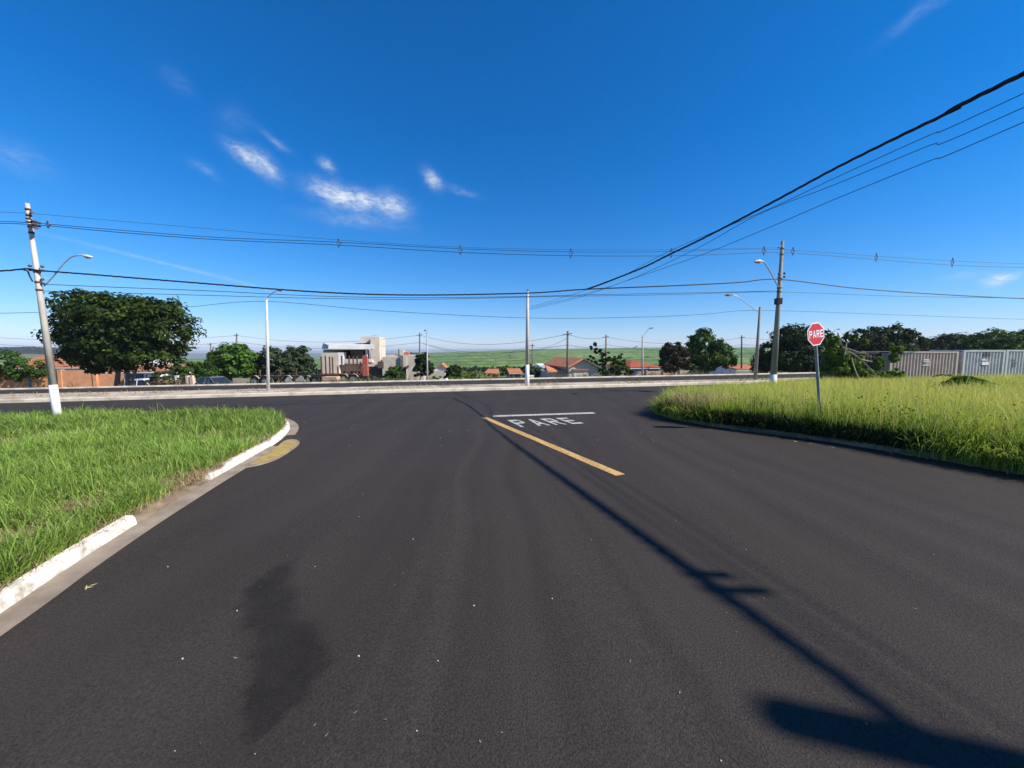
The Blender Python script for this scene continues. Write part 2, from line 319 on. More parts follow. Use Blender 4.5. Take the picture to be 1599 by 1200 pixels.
class MB:
    def __init__(s): s.v = []; s.f = []

    def add(s, vs, fs):
        k = len(s.v); s.v += [tuple(float(c) for c in p) for p in vs]; s.f += [tuple(i + k for i in f) for f in fs]; return s

    def box(s, x0, x1, y0, y1, z0, z1):
        return s.add([(x0, y0, z0), (x1, y0, z0), (x1, y1, z0), (x0, y1, z0), (x0, y0, z1), (x1, y0, z1), (x1, y1, z1), (x0, y1, z1)],
                     [(3, 2, 1, 0), (4, 5, 6, 7), (0, 1, 5, 4), (1, 2, 6, 5), (2, 3, 7, 6), (3, 0, 4, 7)])

    def hexa(s, p8):
        return s.add(p8, [(3, 2, 1, 0), (4, 5, 6, 7), (0, 1, 5, 4), (1, 2, 6, 5), (2, 3, 7, 6), (3, 0, 4, 7)])

    def prism(s, poly, z0, z1):            # poly of (x, y); z may be callables
        n_ = len(poly); f0 = z0 if callable(z0) else (lambda x, y: z0); f1 = z1 if callable(z1) else (lambda x, y: z1)
        vs_ = [(x, y, f0(x, y)) for x, y in poly] + [(x, y, f1(x, y)) for x, y in poly]
        return s.add(vs_, [tuple(range(n_, 2 * n_))] + [(i, (i + 1) % n_, n_ + (i + 1) % n_, n_ + i) for i in range(n_)])

    def tube(s, path, rad, sides=6, caps=True):
        path = [Vector(p) for p in path]; n_ = len(path)
        if isinstance(rad, (int, float)): rad = [rad] * n_
        prev = None; k = len(s.v)
        for i, p in enumerate(path):
            d = (path[min(i + 1, n_ - 1)] - path[max(i - 1, 0)]).normalized()
            if prev is None:
                prev = d.orthogonal().normalized()
            prev = (prev - d * prev.dot(d))
            prev = prev.normalized() if prev.length > 1e-6 else d.orthogonal().normalized()
            e = d.cross(prev)
            for j in range(sides):
                a = 2 * math.pi * j / sides
                s.v.append(tuple(p + (prev * math.cos(a) + e * math.sin(a)) * rad[i]))
        for i in range(n_ - 1):
            for j in range(sides):
                a = k + i * sides + j; b_ = k + i * sides + (j + 1) % sides
                s.f.append((a, b_, b_ + sides, a + sides))
        if caps:
            s.f.append(tuple(k + j for j in reversed(range(sides)))); s.f.append(tuple(k + (n_ - 1) * sides + j for j in range(sides)))
        return s

    def ball(s, c, r, seg=8, rings=5):
        c = Vector(c); r = Vector(r) if not isinstance(r, (int, float)) else Vector((r, r, r))
        k = len(s.v); s.v.append(tuple(c + Vector((0, 0, r.z))))
        for i in range(1, rings):
            t = math.pi * i / rings
            for j in range(seg):
                a = 2 * math.pi * j / seg
                s.v.append((c.x + r.x * math.sin(t) * math.cos(a), c.y + r.y * math.sin(t) * math.sin(a), c.z + r.z * math.cos(t)))
        s.v.append(tuple(c - Vector((0, 0, r.z)))); e = len(s.v) - 1
        for j in range(seg): s.f.append((k, k + 1 + j, k + 1 + (j + 1) % seg))
        for i in range(rings - 2):
            for j in range(seg):
                a = k + 1 + i * seg + j; b_ = k + 1 + i * seg + (j + 1) % seg
                s.f.append((a, a + seg, b_ + seg, b_))
        for j in range(seg): s.f.append((e, e - seg + (j + 1) % seg, e - seg + j))
        return s

    def build(s, name, m_, parent=None, smooth=False):
        me = bpy.data.meshes.new(name); v = np.array(s.v, dtype=float)
        if parent is not None: v = v - np.array(origin(parent))
        me.from_pydata([tuple(p) for p in v], [], s.f); me.materials.append(m_ if not isinstance(m_, str) else M[m_])
        if smooth:
            me.polygons.foreach_set('use_smooth', [True] * len(me.polygons))
        me.update()
        o = bpy.data.objects.new(name, me); C.objects.link(o)
        if parent is not None: o.parent = parent
        return o


def fast_mesh(name, verts, faces_n, idx, m_, parent=None, tint=None):
    """verts Nx3, faces given as loop index array and per-face counts"""
    me = bpy.data.meshes.new(name)
    if parent is not None: verts = verts - np.array(origin(parent))
    me.vertices.add(len(verts)); me.vertices.foreach_set('co', verts.astype(np.float32).ravel())
    me.loops.add(len(idx)); me.loops.foreach_set('vertex_index', idx.astype(np.int32).ravel())
    st = np.concatenate(([0], np.cumsum(faces_n)[:-1])).astype(np.int32)
    me.polygons.add(len(faces_n)); me.polygons.foreach_set('loop_start', st)
    try: me.polygons.foreach_set('loop_total', np.asarray(faces_n, dtype=np.int32))
    except Exception: pass
    if tint is not None:
        a = me.attributes.new('tint', 'FLOAT', 'POINT'); a.data.foreach_set('value', tint.astype(np.float32))
    me.materials.append(M[m_] if isinstance(m_, str) else m_)
    me.update(calc_edges=True); me.validate()
    o = bpy.data.objects.new(name, me); C.objects.link(o)
    if parent is not None: o.parent = parent
    return o


def leaf_cloud(name, cen, nor, size, tint, m_, parent=None):
    """one folded leaf per centre"""
    n_ = len(cen)
    nor = nor / np.linalg.norm(nor, axis=1, keepdims=True)
    r_ = rng.normal(size=(n_, 3)); t = np.cross(nor, r_); t /= np.linalg.norm(t, axis=1, keepdims=True); bb = np.cross(nor, t)
    sz = size[:, None]
    v = np.empty((n_, 4, 3))
    v[:, 0] = cen - t * sz * .55; v[:, 1] = cen + bb * sz * .32 + nor * sz * .10; v[:, 2] = cen + t * sz * .55 - nor * sz * .12; v[:, 3] = cen - bb * sz * .32 + nor * sz * .10
    idx = np.arange(n_ * 4)
    return fast_mesh(name, v.reshape(-1, 3), np.full(n_, 4), idx, m_, parent, np.repeat(tint, 4))


# ------------------------------------------------------------------ terrain
f0p, f1p = gp(0, 609.3), gp(1270, 583.5)
KF = (f1p[1] - f0p[1]) / (f1p[0] - f0p[0])
def far_line(x): return f0p[1] + KF * (x - f0p[0])
k0p, k1p = gp(0, 630), gp(1020, 603.3)
KN = (k1p[1] - k0p[1]) / (k1p[0] - k0p[0])
def med_near(x): return k0p[1] + KN * (x - k0p[0])
m0p, m1p = gp(0, 616.6), gp(1120, 593.6)
KM = (m1p[1] - m0p[1]) / (m1p[0] - m0p[0])
def med_far(x): return m0p[1] + KM * (x - m0p[0])

crest_px = [-400, 0, 150, 300, 495, 600, 670, 830, 1000, 1200, 1400, 2000]
crest_py = [551, 552, 555, 561, 562, 559, 553, 547.5, 545, 544.5, 543, 541]


def terrain(x, y):
    x = np.asarray(x, float); y = np.asarray(y, float)
    s = TX * np.clip(x, -60, 60)
    v = y - far_line(np.clip(x, -70, 70))
    fall = np.interp(v, [0, .6, 3, 8, 13.6, 25, 60, 110, 140], [0, .06, .55, 1.25, 1.72, 2.2, 3.6, 6.4, 6.6])
    z0 = s - fall
    px = 800 + x / np.maximum(y, 100) * 600
    zc = H + 548 - np.interp(px, crest_px, crest_py)
    zb = -6.4 + np.clip(x, -80, 80) * .008
    t = np.clip((y - 140) / 460, 0, 1)
    z1 = zb + (zc - zb) * (t ** .85)
    w = np.clip((y - 120) / 60, 0, 1)
    z = z0 * (1 - w) + z1 * w
    z = z - np.clip(y - 610, 0, 900) * .06
    return z


def tz(x, y): return float(terrain(x, y))


def ground_sheet():
    xs = np.concatenate([-np.geomspace(9500, 520, 18), np.arange(-500, -70, 14), np.arange(-70, 70.1, 2.5), np.arange(84, 500, 14), np.geomspace(520, 9500, 18)])
    ys = np.concatenate([[-60, -30, -15, -6, 0], np.arange(4, 60, 2), np.arange(60, 150, 4), np.arange(150, 640, 10), np.geomspace(650, 9800, 34)])
    X, Y = np.meshgrid(xs, ys)
    Z = terrain(X, Y) - .09
    v = np.stack([X.ravel(), Y.ravel(), Z.ravel()], 1)
    nx, ny = len(xs), len(ys)
    i = np.arange((nx - 1) * (ny - 1)); r_ = i // (nx - 1); c_ = i % (nx - 1); a = r_ * nx + c_
    idx = np.stack([a, a + 1, a + nx + 1, a + nx], 1)
    o = fast_mesh('ground', v, np.full(len(i), 4), idx.ravel(), 'ground'); tag(o, kind='structure')
    o.data.polygons.foreach_set('use_smooth', [True] * len(i))


ground_sheet()


def plane_z(dz): return lambda x, y: TX * x + dz


def flat(name, poly, dz, m_, kind='structure', parent=None):
    mb = MB(); mb.add([(x, y, TX * x + dz) for x, y in poly], [tuple(range(len(poly)))])
    o = mb.build(name, m_, parent)
    if kind: tag(o, kind=kind)
    return o


XL, XR = -60, 60
flat('road', [(XL, -16), (XR, -16), (XR, med_near(XR)), (XL, med_near(XL))], 0, 'asphalt')
flat('road', [(XL, med_far(XL)), (XR, med_far(XR)), (XR, far_line(XR)), (XL, far_line(XL))], 0, 'asphalt')


def offset(path, d):
    out = []
    for i, p in enumerate(path):
        a = path[max(i - 1, 0)]; b_ = path[min(i + 1, len(path) - 1)]
        t = Vector((b_[0] - a[0], b_[1] - a[1])).normalized(); nrm = Vector((-t.y, t.x))
        out.append((p[0] + nrm.x * d, p[1] + nrm.y * d))
    return out


def sweep(path, prof):
    """profile of (offset to the left, height) swept along a ground path"""
    mb = MB(); rows = [offset(path, o) for o, _ in prof]; n_ = len(prof)
    for i in range(len(path)):
        for j, (o, h) in enumerate(prof):
            x, y = rows[j][i]; mb.v.append((x, y, TX * x + h))
    for i in range(len(path) - 1):
        for j in range(n_ - 1):
            a = i * n_ + j; mb.f.append((a, a + n_, a + n_ + 1, a + 1))
    mb.f.append(tuple(range(n_))); mb.f.append(tuple(reversed([(len(path) - 1) * n_ + j for j in range(n_)])))
    return mb


def dense(path, step=.4, jit=0.0):
    out = []
    for a, b_ in zip(path, path[1:]):
        L_ = math.hypot(b_[0] - a[0], b_[1] - a[1]); k = max(1, int(L_ / step))
        for i in range(k):
            t = i / k; out.append((a[0] + (b_[0] - a[0]) * t + random.uniform(-jit, jit), a[1] + (b_[1] - a[1]) * t + random.uniform(-jit, jit)))
    out.append(tuple(path[-1][:2])); return out


def smooth_path(pts, n_=6):
    """Catmull-Rom through points"""
    P_ = [Vector(p) for p in pts]; out = []
    for i in range(len(P_) - 1):
        p0 = P_[max(i - 1, 0)]; p1 = P_[i]; p2 = P_[i + 1]; p3 = P_[min(i + 2, len(P_) - 1)]
        for k in range(n_):
            t = k / n_
            out.append(.5 * ((2 * p1) + (p2 - p0) * t + (2 * p0 - 5 * p1 + 4 * p2 - p3) * t * t + (3 * p1 - p0 - 3 * p2 + p3) * t ** 3))
    out.append(P_[-1]); return out


KERB = [(0, 0), (.02, .10), (.05, .135), (.12, .145), (.16, .12), (.17, -.02)]
# median
md = [(XL, med_near(XL)), (XR, med_near(XR)), (XR, med_far(XR)), (XL, med_far(XL))]
mb = MB(); mb.prism([(XL, med_near(XL) + .2), (XR, med_near(XR) + .2), (XR, med_far(XR) - .2), (XL, med_far(XL) - .2)], plane_z(-.05), plane_z(.045))
tag(mb.build('median_strip', 'sand'), kind='structure')
kp = dense([(XL, med_near(XL)), (XR, med_near(XR))], 1.5)
tag(sweep(kp, [(0, 0), (.02, .13), (.06, .16), (.22, .165), (.24, .02)]).build('median_kerb', 'cream_kerb'), kind='structure')
kp = dense([(XR, med_far(XR)), (XL, med_far(XL))], 1.5)
tag(sweep(kp, [(0, 0), (.02, .03), (.06, .04), (.2, .05), (.22, .02)]).build('median_kerb', 'gutter'), kind='structure')
kp = dense([(XL, far_line(XL)), (XR, far_line(XR))], 1.5)
tag(sweep(kp, [(0, 0), (.02, .07), (.05, .09), (.2, .09), (.22, -.1)]).build('far_kerb', 'cream_kerb'), kind='structure')

# left verge: kerb, gutter, island
kerb_px = [(-330, 1178), (0, 962), (100, 894), (215, 820), (330, 751), (400, 711), (432, 692), (449, 677), (453, 667), (447, 660), (436, 655)]
kerb_w = [tuple(gp(*p)[:2]) for p in kerb_px]
kerb_s = [(v.x, v.y) for v in smooth_path([(x, y, 0) for x, y in kerb_w], 8)]
back_pts = [(-9.5, 13.35), (-13.5, 13.2), (-18, 12.95), (-30, 12.2), (-60, 10)]
full_path = kerb_s + back_pts
iA = 3 * 8; iB = 4 * 8
tag(sweep(kerb_s[:iA + 1], KERB).build('verge_kerb', 'white_dirty'), kind='structure')
tag(sweep(kerb_s[iB:] + back_pts, KERB).build('verge_kerb', 'white_dirty'), kind='structure')
gut = sweep(kerb_s[:iB + 14], [(-.24, -.03), (-.24, .006), (-.002, .02), (-.001, -.03)])
tag(gut.build('gutter', 'gutter'), kind='structure')
gut2 = sweep(kerb_s[iB + 22:], [(-.22, -.03), (-.22, .006), (-.002, .02), (-.001, -.03)])
tag(gut2.build('gutter', 'gutter'), kind='structure')
dr = sweep([(x, y) for x, y in kerb_s[iA:iB + 1]], [(0, .01), (.1, .05), (.2, .085), (.3, .08)])
tag(dr.build('dropped_kerb', 'soil'), kind='structure')
inner = offset(full_path, .15)
island = inner + [(-60, -12), (-6.0, -12)]
mb = MB(); mb.prism(island, plane_z(-.05), plane_z(.105)); tag(mb.build('verge_soil', 'soil'), kind='structure')
# yellow painted drain apron by the corner
dp = [(384, 731), (405, 727), (432, 718), (458, 702), (468, 692), (459, 687.5), (444, 690), (428, 703), (405, 717)]
dw = [tuple(gp(*p)[:2]) for p in dp]
dw_s = [(v.x, v.y) for v in smooth_path([(x, y, 0) for x, y in dw + dw[:1]], 3)][:-1]
cx_, cy_ = np.mean(dw, axis=0)
dr = thing('drain_apron', 'yellow painted concrete drain apron beside the white kerb corner', 'drain apron', (cx_, cy_, TX * cx_))
MB().prism([(cx_ + (x - cx_) * 1.0, cy_ + (y - cy_) * 1.0) for x, y in dw_s], plane_z(-.02), plane_z(.024)).build('concrete_edge', 'gutter', dr)
MB().prism([(cx_ + (x - cx_) * .88, cy_ + (y - cy_) * .88) for x, y in dw_s], plane_z(-.02), plane_z(.029)).build('painted_top', 'yellow_patch', dr)

# right verge
rk_px = [(1026, 640), (1030, 648), (1055, 656), (1110, 666), (1175, 674.5), (1300, 691.5), (1480, 721), (1640, 749), (2000, 815)]
rk_w = [tuple(gp(*p)[:2]) for p in rk_px]
rk_s = [(v.x, v.y) for v in smooth_path([(x, y, 0) for x, y in rk_w], 5)]
rb_px = [(1040, 633), (1100, 625), (1207, 611), (1400, 602), (1560, 596)]
rb_w = [tuple(gp(*p)[:2]) for p in rb_px]
rb_w = rb_w[:3] + [(17.5, med_near(17.5) - 2.2), (21, med_near(21) - .7), (60, med_near(60) - .7)]
verge_r = rk_s + [(60, -8)] + rb_w[::-1]
mb = MB(); mb.prism(verge_r, plane_z(-.05), plane_z(.11)); tag(mb.build('verge_soil', 'soil'), kind='structure')
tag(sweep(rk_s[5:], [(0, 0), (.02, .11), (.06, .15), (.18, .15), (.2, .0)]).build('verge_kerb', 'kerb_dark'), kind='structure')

# ------------------------------------------------------------------ road markings
LET = {
    'P': [[(0, 0), (.22, 0), (.22, 1), (0, 1)], [(.22, .82), (.72, .82), (.72, 1), (.22, 1)], [(.22, .42), (.72, .42), (.72, .6), (.22, .6)],
          [(.72, .42), (1, .52), (1, .9), (.72, 1), (.72, .82), (.78, .79), (.78, .63), (.72, .6)]],
    'A': [[(0, 0), (.22, 0), (.5, .74), (.5, 1), (.4, 1)], [(1, 0), (.6, 1), (.5, 1), (.5, .74), (.78, 0)], [(.303, .22), (.697, .22), (.6324, .39), (.3676, .39)]],
    'E': [[(0, 0), (.24, 0), (.24, 1), (0, 1)], [(.24, 0), (1, 0), (1, .18), (.24, .18)], [(.24, .41), (.9, .41), (.9, .59), (.24, .59)], [(.24, .82), (1, .82), (1, 1), (.24, 1)]],
}
LET['R'] = LET['P'] + [[(.42, .42), (.75, 0), (1, 0), (.70, .42)]]


def word(fn, gap=.28):
    """letters of PARE mapped by fn(u, v) into the scene; yields vertex and face lists per letter"""
    w = (1 - 3 * gap * .25) / 4; out = []
    for i, ch in enumerate('PARE'):
        mb = MB(); u0 = i * (w + gap * .25)
        for poly in LET[ch]:
            mb.add([fn(u0 + x * w, y) for x, y in poly], [tuple(range(len(poly)))])
        out.append((ch, mb))
    return out


c_tl, c_tr, c_bl, c_br = gp(792, 656.6), gp(884, 652.6), gp(814, 667.2), gp(912, 661.6)


def roadmap(u, v):
    p = (c_bl * (1 - u) + c_br * u) * (1 - v) + (c_tl * (1 - u) + c_tr * u) * v
    return (p[0], p[1], TX * p[0] + .005)


leg = thing('road_legend', 'white painted PARE stop legend on the asphalt below the stop line', 'road marking', (*roadmap(.5, .5)[:2], 0))
for ch, mb in word(roadmap, .34): mb.build('letter', 'roadwhite', leg)


def strip(name, a, b_, w, m_, label, end=None):
    a = np.array(a[:2]); b_ = np.array(b_[:2]); d = b_ - a; d /= np.linalg.norm(d); nrm = np.array([-d[1], d[0]]) * w / 2
    pts = [a - nrm, b_ - nrm, b_ + nrm, a + nrm]
    pts = [tuple(p) for p in pts]
    o = flat(name, pts, .005, m_, kind=None); return tag(o, label, 'road marking')


strip('stop_line', gp(770, 650.4), gp(928, 645.2), .30, 'roadwhite', 'thin white stop line across the lane beyond the PARE legend')
strip('lane_line', gp(756, 652.4), gp(969, 742.5), .2, 'yellow', 'single yellow dashed centre line running diagonally on the asphalt')

# ------------------------------------------------------------------ grass


def inside(poly, X, Y):
    r_ = np.zeros(len(X), bool); n_ = len(poly); j = n_ - 1
    for i in range(n_):
        xi, yi = poly[i]; xj, yj = poly[j]
        c = ((yi > Y) != (yj > Y)) & (X < (xj - xi) * (Y - yi) / (yj - yi + 1e-12) + xi)
        r_ ^= c; j = i
    return r_


def field(X, Y, s, seed=0.0):
    """cheap smooth noise in 0..1"""
    r_ = np.zeros(len(X)); a_ = 0
    g = np.random.default_rng(int(seed * 100) + 3)
    for k in range(9):
        th = g.uniform(0, 6.28); f_ = s * g.uniform(.6, 2.4); ph = g.uniform(0, 6.28)
        r_ += np.sin((X * math.cos(th) + Y * math.sin(th)) * f_ + ph + 1.3 * np.sin((X * math.sin(th) - Y * math.cos(th)) * f_ * .7 + ph * 2)); a_ += 1
    return np.clip(.5 + r_ / a_ * 1.1, 0, 1)


def blades(name, X, Y, z0, Ln, W, lean, tint, m_, az=None):
    n_ = len(X); az = rng.uniform(0, 2 * math.pi, n_) if az is None else az
    dx, dy = np.cos(az), np.sin(az); fx = rng.uniform(0, 2 * math.pi, n_)     # blade's flat side
    wx, wy = np.cos(fx) * W / 2, np.sin(fx) * W / 2
    v = np.zeros((n_, 7, 3))
    base = np.stack([X, Y, z0], 1); up = np.array([0, 0, 1.0]); dirv = np.stack([dx, dy, np.zeros(n_)], 1); wv_ = np.stack([wx, wy, np.zeros(n_)], 1)
    l1, l2 = lean, lean * 2.0
    p1 = base + (up * np.cos(l1 * .45)[:, None] + dirv * np.sin(l1 * .45)[:, None]) * (Ln * .42)[:, None]
    p2 = p1 + (up * np.cos(l1)[:, None] + dirv * np.sin(l1)[:, None]) * (Ln * .33)[:, None]
    p3 = p2 + (up * np.cos(l2)[:, None] + dirv * np.sin(l2)[:, None]) * (Ln * .3)[:, None]
    v[:, 0] = base - wv_; v[:, 1] = base + wv_; v[:, 2] = p1 + wv_ * .95; v[:, 3] = p1 - wv_ * .95; v[:, 4] = p2 + wv_ * .62; v[:, 5] = p2 - wv_ * .62; v[:, 6] = p3
    o7 = np.arange(n_)[:, None] * 7
    q = np.concatenate([o7 + np.array([[0, 1, 2, 3]]), o7 + np.array([[3, 2, 4, 5]]), o7 + np.array([[5, 4, 6]])], 1)
    return fast_mesh(name, v.reshape(-1, 3), np.tile([4, 4, 3], n_), q.ravel(), m_, None, np.repeat(tint, 7))


def scatter(poly, n_, x0, x1, y0, y1, p=1.5, dmin=2.0):
    """points in polygon, denser near the camera"""
    out = []; tot_ = 0
    while tot_ < n_:
        X = rng.uniform(x0, x1, 200000); Y = rng.uniform(y0, y1, 200000)
        d = np.hypot(X, Y); k = inside(poly, X, Y) & (rng.uniform(size=len(X)) < (dmin / np.maximum(d, dmin)) ** p) & (Y > .4) & (np.abs(X) < Y * 1.75 + 3)
        out.append(np.stack([X[k], Y[k]], 1)); tot_ += k.sum()
        if k.sum() < 20: break
    return np.concatenate(out)[:n_]


# left, mown green grass with bare patches
edge = offset(full_path, .13) + [(-60, -12), (-6, -12)]
pts = scatter(edge, 175000, -24, 0, 1, 14, 1.5, 3.0); X, Y = pts.T
# blades gather into tufts
tc_ = scatter(edge, 9000, -24, 0, 1, 14, 1.3, 3.0); pick = rng.integers(0, len(tc_), len(X)); tr_ = rng.uniform(.4, 1.6, len(tc_)); tl_ = rng.uniform(-.16, .2, len(tc_)); ta_ = rng.uniform(0, 6.28, len(tc_))
g_ = rng.uniform(size=len(X)) < .62
rad_ = np.abs(rng.normal(0, .055, len(X))) * tr_[pick]; ang_ = rng.uniform(0, 6.28, len(X))
X = np.where(g_, tc_[pick, 0] + rad_ * np.cos(ang_), X); Y = np.where(g_, tc_[pick, 1] + rad_ * np.sin(ang_), Y)
k_ = inside(edge, X, Y); X, Y, g_, pick, ang_ = X[k_], Y[k_], g_[k_], pick[k_], ang_[k_]
tup = np.where(g_, tr_[pick], .8); ttn = np.where(g_, tl_[pick], -.05); taz = np.where(g_, ang_, rng.uniform(0, 6.28, len(X)))
f1_ = field(X, Y, 1.3, .1); f2_ = field(X, Y, 4.5, .2); f3_ = field(X, Y, .5, .3)
bare = np.zeros(len(X))
for (px, py, r_) in ((130, 808, .38), (95, 690, .6), (385, 700, .4), (300, 757, .35), (250, 775, .3), (25, 860, .4), (15, 700, .6), (210, 740, .3), (330, 690, .45)):
    c0 = gp(px, py); bare = np.maximum(bare, np.exp(-((X - c0[0]) ** 2 + (Y - c0[1]) ** 2) / r_ ** 2))
keep = rng.uniform(size=len(X)) > np.clip(bare * 1.1 - .08 + np.clip(.30 - f2_, 0, 1) * 1.6, 0, .93)
X, Y, f1_, f2_, f3_, bare, tup, ttn, taz = (a[keep] for a in (X, Y, f1_, f2_, f3_, bare, tup, ttn, taz))
D = np.hypot(X, Y)
Ln = (.08 + .12 * f2_ + .08 * f1_ + .10 * (tup - .4)) * rng.uniform(.6, 1.35, len(X)) * (1 - .62 * np.clip(bare * 1.3, 0, 1))
W = np.clip(.0065 + D * .0007, .007, .017) * rng.uniform(.7, 1.3, len(X))
tint = np.clip(.28 + .35 * f1_ + .3 * (f3_ - .3) + ttn + rng.normal(0, .16, len(X)), 0, .86)
dry = rng.uniform(size=len(X)) < (.05 + .6 * bare); tint[dry] = rng.uniform(.88, 1, dry.sum())
az = taz + rng.normal(0, .35, len(X))
tag(blades('verge_grass', X, Y, TX * X + .10, Ln, W, np.abs(rng.normal(.55, .28, len(X))), tint, 'grass_l', az), 'bright green mown grass covering the kerbed verge', 'grass', kind='stuff')
# a few long wild blades
pts = scatter(edge, 2600, -20, 0, 1, 14, 1.4, 3.0); X, Y = pts.T
tag(blades('long_grass', X, Y, TX * X + .10, rng.uniform(.3, .6, len(X)), np.clip(.007 + np.hypot(X, Y) * .0006, .008, .016), np.abs(rng.normal(.6, .3, len(X))), rng.uniform(.3, .86, len(X)), 'grass_l'), 'scattered taller green grass blades rising from the mown verge', 'grass', kind='stuff')
# straw along the kerb and in bare patches
cand = []
kk = offset(kerb_s, .19)
for i in range(4, len(kk) - 1):
    a = np.array(kk[i]); b_ = np.array(kk[i + 1]); q_ = 60 if iA - 3 <= i <= iB + 14 else 22
    t = rng.uniform(size=q_); cand.append(a[None] * (1 - t[:, None]) + b_[None] * t[:, None] + rng.normal(0, .07, (q_, 2)))
for (px, py, r_, q_) in ((130, 808, .38, 1300), (95, 690, .5, 700), (385, 700, .35, 800), (300, 757, .28, 1000), (250, 775, .3, 700), (345, 742, .2, 600), (25, 860, .4, 700), (15, 700, .5, 500), (330, 690, .4, 500)):
    c0 = gp(px, py); cand.append(c0[None, :2] + rng.normal(0, r_ * .6, (q_, 2)))
cand = np.concatenate(cand); X, Y = cand.T; k_ = inside(offset(full_path, .02) + [(-60, -12), (-6, -12)], X, Y); X, Y = X[k_], Y[k_]
tag(blades('straw', X, Y, TX * X + .115, rng.uniform(.08, .22, len(X)), np.full(len(X), .006), np.abs(rng.normal(1.35, .2, len(X))), rng.uniform(0, 1, len(X)), 'straw'), 'dry straw clippings lying along the edge of the green verge', 'straw', kind='stuff')

# right, tall unmown grass
vr_in = offset(rk_s, .12) + [(60, -8)] + rb_w[::-1]
pts = scatter(vr_in, 165000, 4, 42, 2, 26, 1.6, 9.0); X, Y = pts.T
tc_ = scatter(vr_in, 7000, 4, 42, 2, 26, 1.5, 9.0); pick = rng.integers(0, len(tc_), len(X)); tr_ = rng.uniform(.35, 1.7, len(tc_)); tl_ = rng.uniform(-.25, .22, len(tc_))
g_ = rng.uniform(size=len(X)) < .7; rad_ = np.abs(rng.normal(0, .13, len(X))) * tr_[pick]; ang_ = rng.uniform(0, 6.28, len(X))
X = np.where(g_, tc_[pick, 0] + rad_ * np.cos(ang_), X); Y = np.where(g_, tc_[pick, 1] + rad_ * np.sin(ang_), Y)
k_ = inside(vr_in, X, Y); X, Y, g_, pick, ang_ = X[k_], Y[k_], g_[k_], pick[k_], ang_[k_]
tup = np.where(g_, tr_[pick], .7); ttn = np.where(g_, tl_[pick], -.08)
D = np.hypot(X, Y); f1_ = field(X, Y, .7, .5); f2_ = field(X, Y, 2.6, .6)
edge_d = np.full(len(X), 9.0)
P_ = np.array(rk_s)
for a, b_ in zip(P_, P_[1:]):
    t = np.clip(((X - a[0]) * (b_[0] - a[0]) + (Y - a[1]) * (b_[1] - a[1])) / ((b_ - a) ** 2).sum(), 0, 1)
    edge_d = np.minimum(edge_d, np.hypot(X - a[0] - t * (b_[0] - a[0]), Y - a[1] - t * (b_[1] - a[1])))
kh = np.clip(.72 + edge_d * .35, .72, 1)
f3_ = field(X, Y, 5.0, .65)
Ln = (.22 + .30 * f1_ + .18 * f2_ + .16 * f3_ + .24 * (tup - .3)) * rng.uniform(.55, 1.3, len(X)) * kh * np.interp(Y, [9, 14, 22], [1, .85, .5])
W = np.clip(.005 + D * .0008, .009, .024) * rng.uniform(.7, 1.3, len(X))
tint = np.clip(.30 + .42 * f1_ + .25 * (f3_ - .4) + .12 * f2_ + ttn + .3 * np.clip(edge_d / 5 - .35, -.35, .6) - .42 * np.exp(-edge_d / .7) * (.3 + f2_) + rng.normal(0, .16, len(X)), 0, .84)  # tint drops towards the kerb: shaded grass front painted into the blades
dry = rng.uniform(size=len(X)) < .05 + .22 * np.clip(f2_ * f1_ * 2 - .7, 0, 1); tint[dry] = rng.uniform(.86, 1, dry.sum())
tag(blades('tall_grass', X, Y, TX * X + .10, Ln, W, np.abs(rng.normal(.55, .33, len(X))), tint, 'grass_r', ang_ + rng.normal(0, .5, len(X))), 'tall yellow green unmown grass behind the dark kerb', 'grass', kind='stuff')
q_ = 26000; seg = rng.integers(6, len(rk_s) - 1, q_); t = rng.uniform(size=q_); A_ = P_[seg]; B_ = P_[seg + 1]; xy = A_ * (1 - t[:, None]) + B_ * t[:, None]; nn_ = np.stack([-(B_ - A_)[:, 1], (B_ - A_)[:, 0]], 1); nn_ /= np.linalg.norm(nn_, axis=1, keepdims=True)
xy = xy + nn_ * np.abs(rng.normal(.10, .26, q_))[:, None]; Xu, Yu = xy.T; k_ = (Yu < 18) & (Xu < 16); Xu, Yu = Xu[k_], Yu[k_]
tag(blades('undergrowth', Xu, Yu, TX * Xu + .08, rng.uniform(.15, .5, len(Xu)), np.full(len(Xu), .026), np.abs(rng.normal(.7, .4, len(Xu))), rng.uniform(0, 1, len(Xu)) ** 2, 'under'), 'leafy undergrowth along the kerb, coloured dark for the shade', 'undergrowth', kind='stuff')
# thin seed stalks that blur the top
k_ = rng.uniform(size=len(X)) < .16
Xs, Ys = X[k_], Y[k_]
tag(blades('seed_stalks', Xs, Ys, TX * Xs + .10, rng.uniform(.65, 1.12, len(Xs)) * kh[k_] * np.interp(Ys, [9, 14, 22], [1, .85, .5]), np.clip(.003 + D[k_] * .0005, .006, .013), np.abs(rng.normal(.25, .15, len(Xs))), rng.uniform(.72, .97, len(Xs)), 'grass_r'), 'pale seed stalks standing above the tall grass', 'grass', kind='stuff')
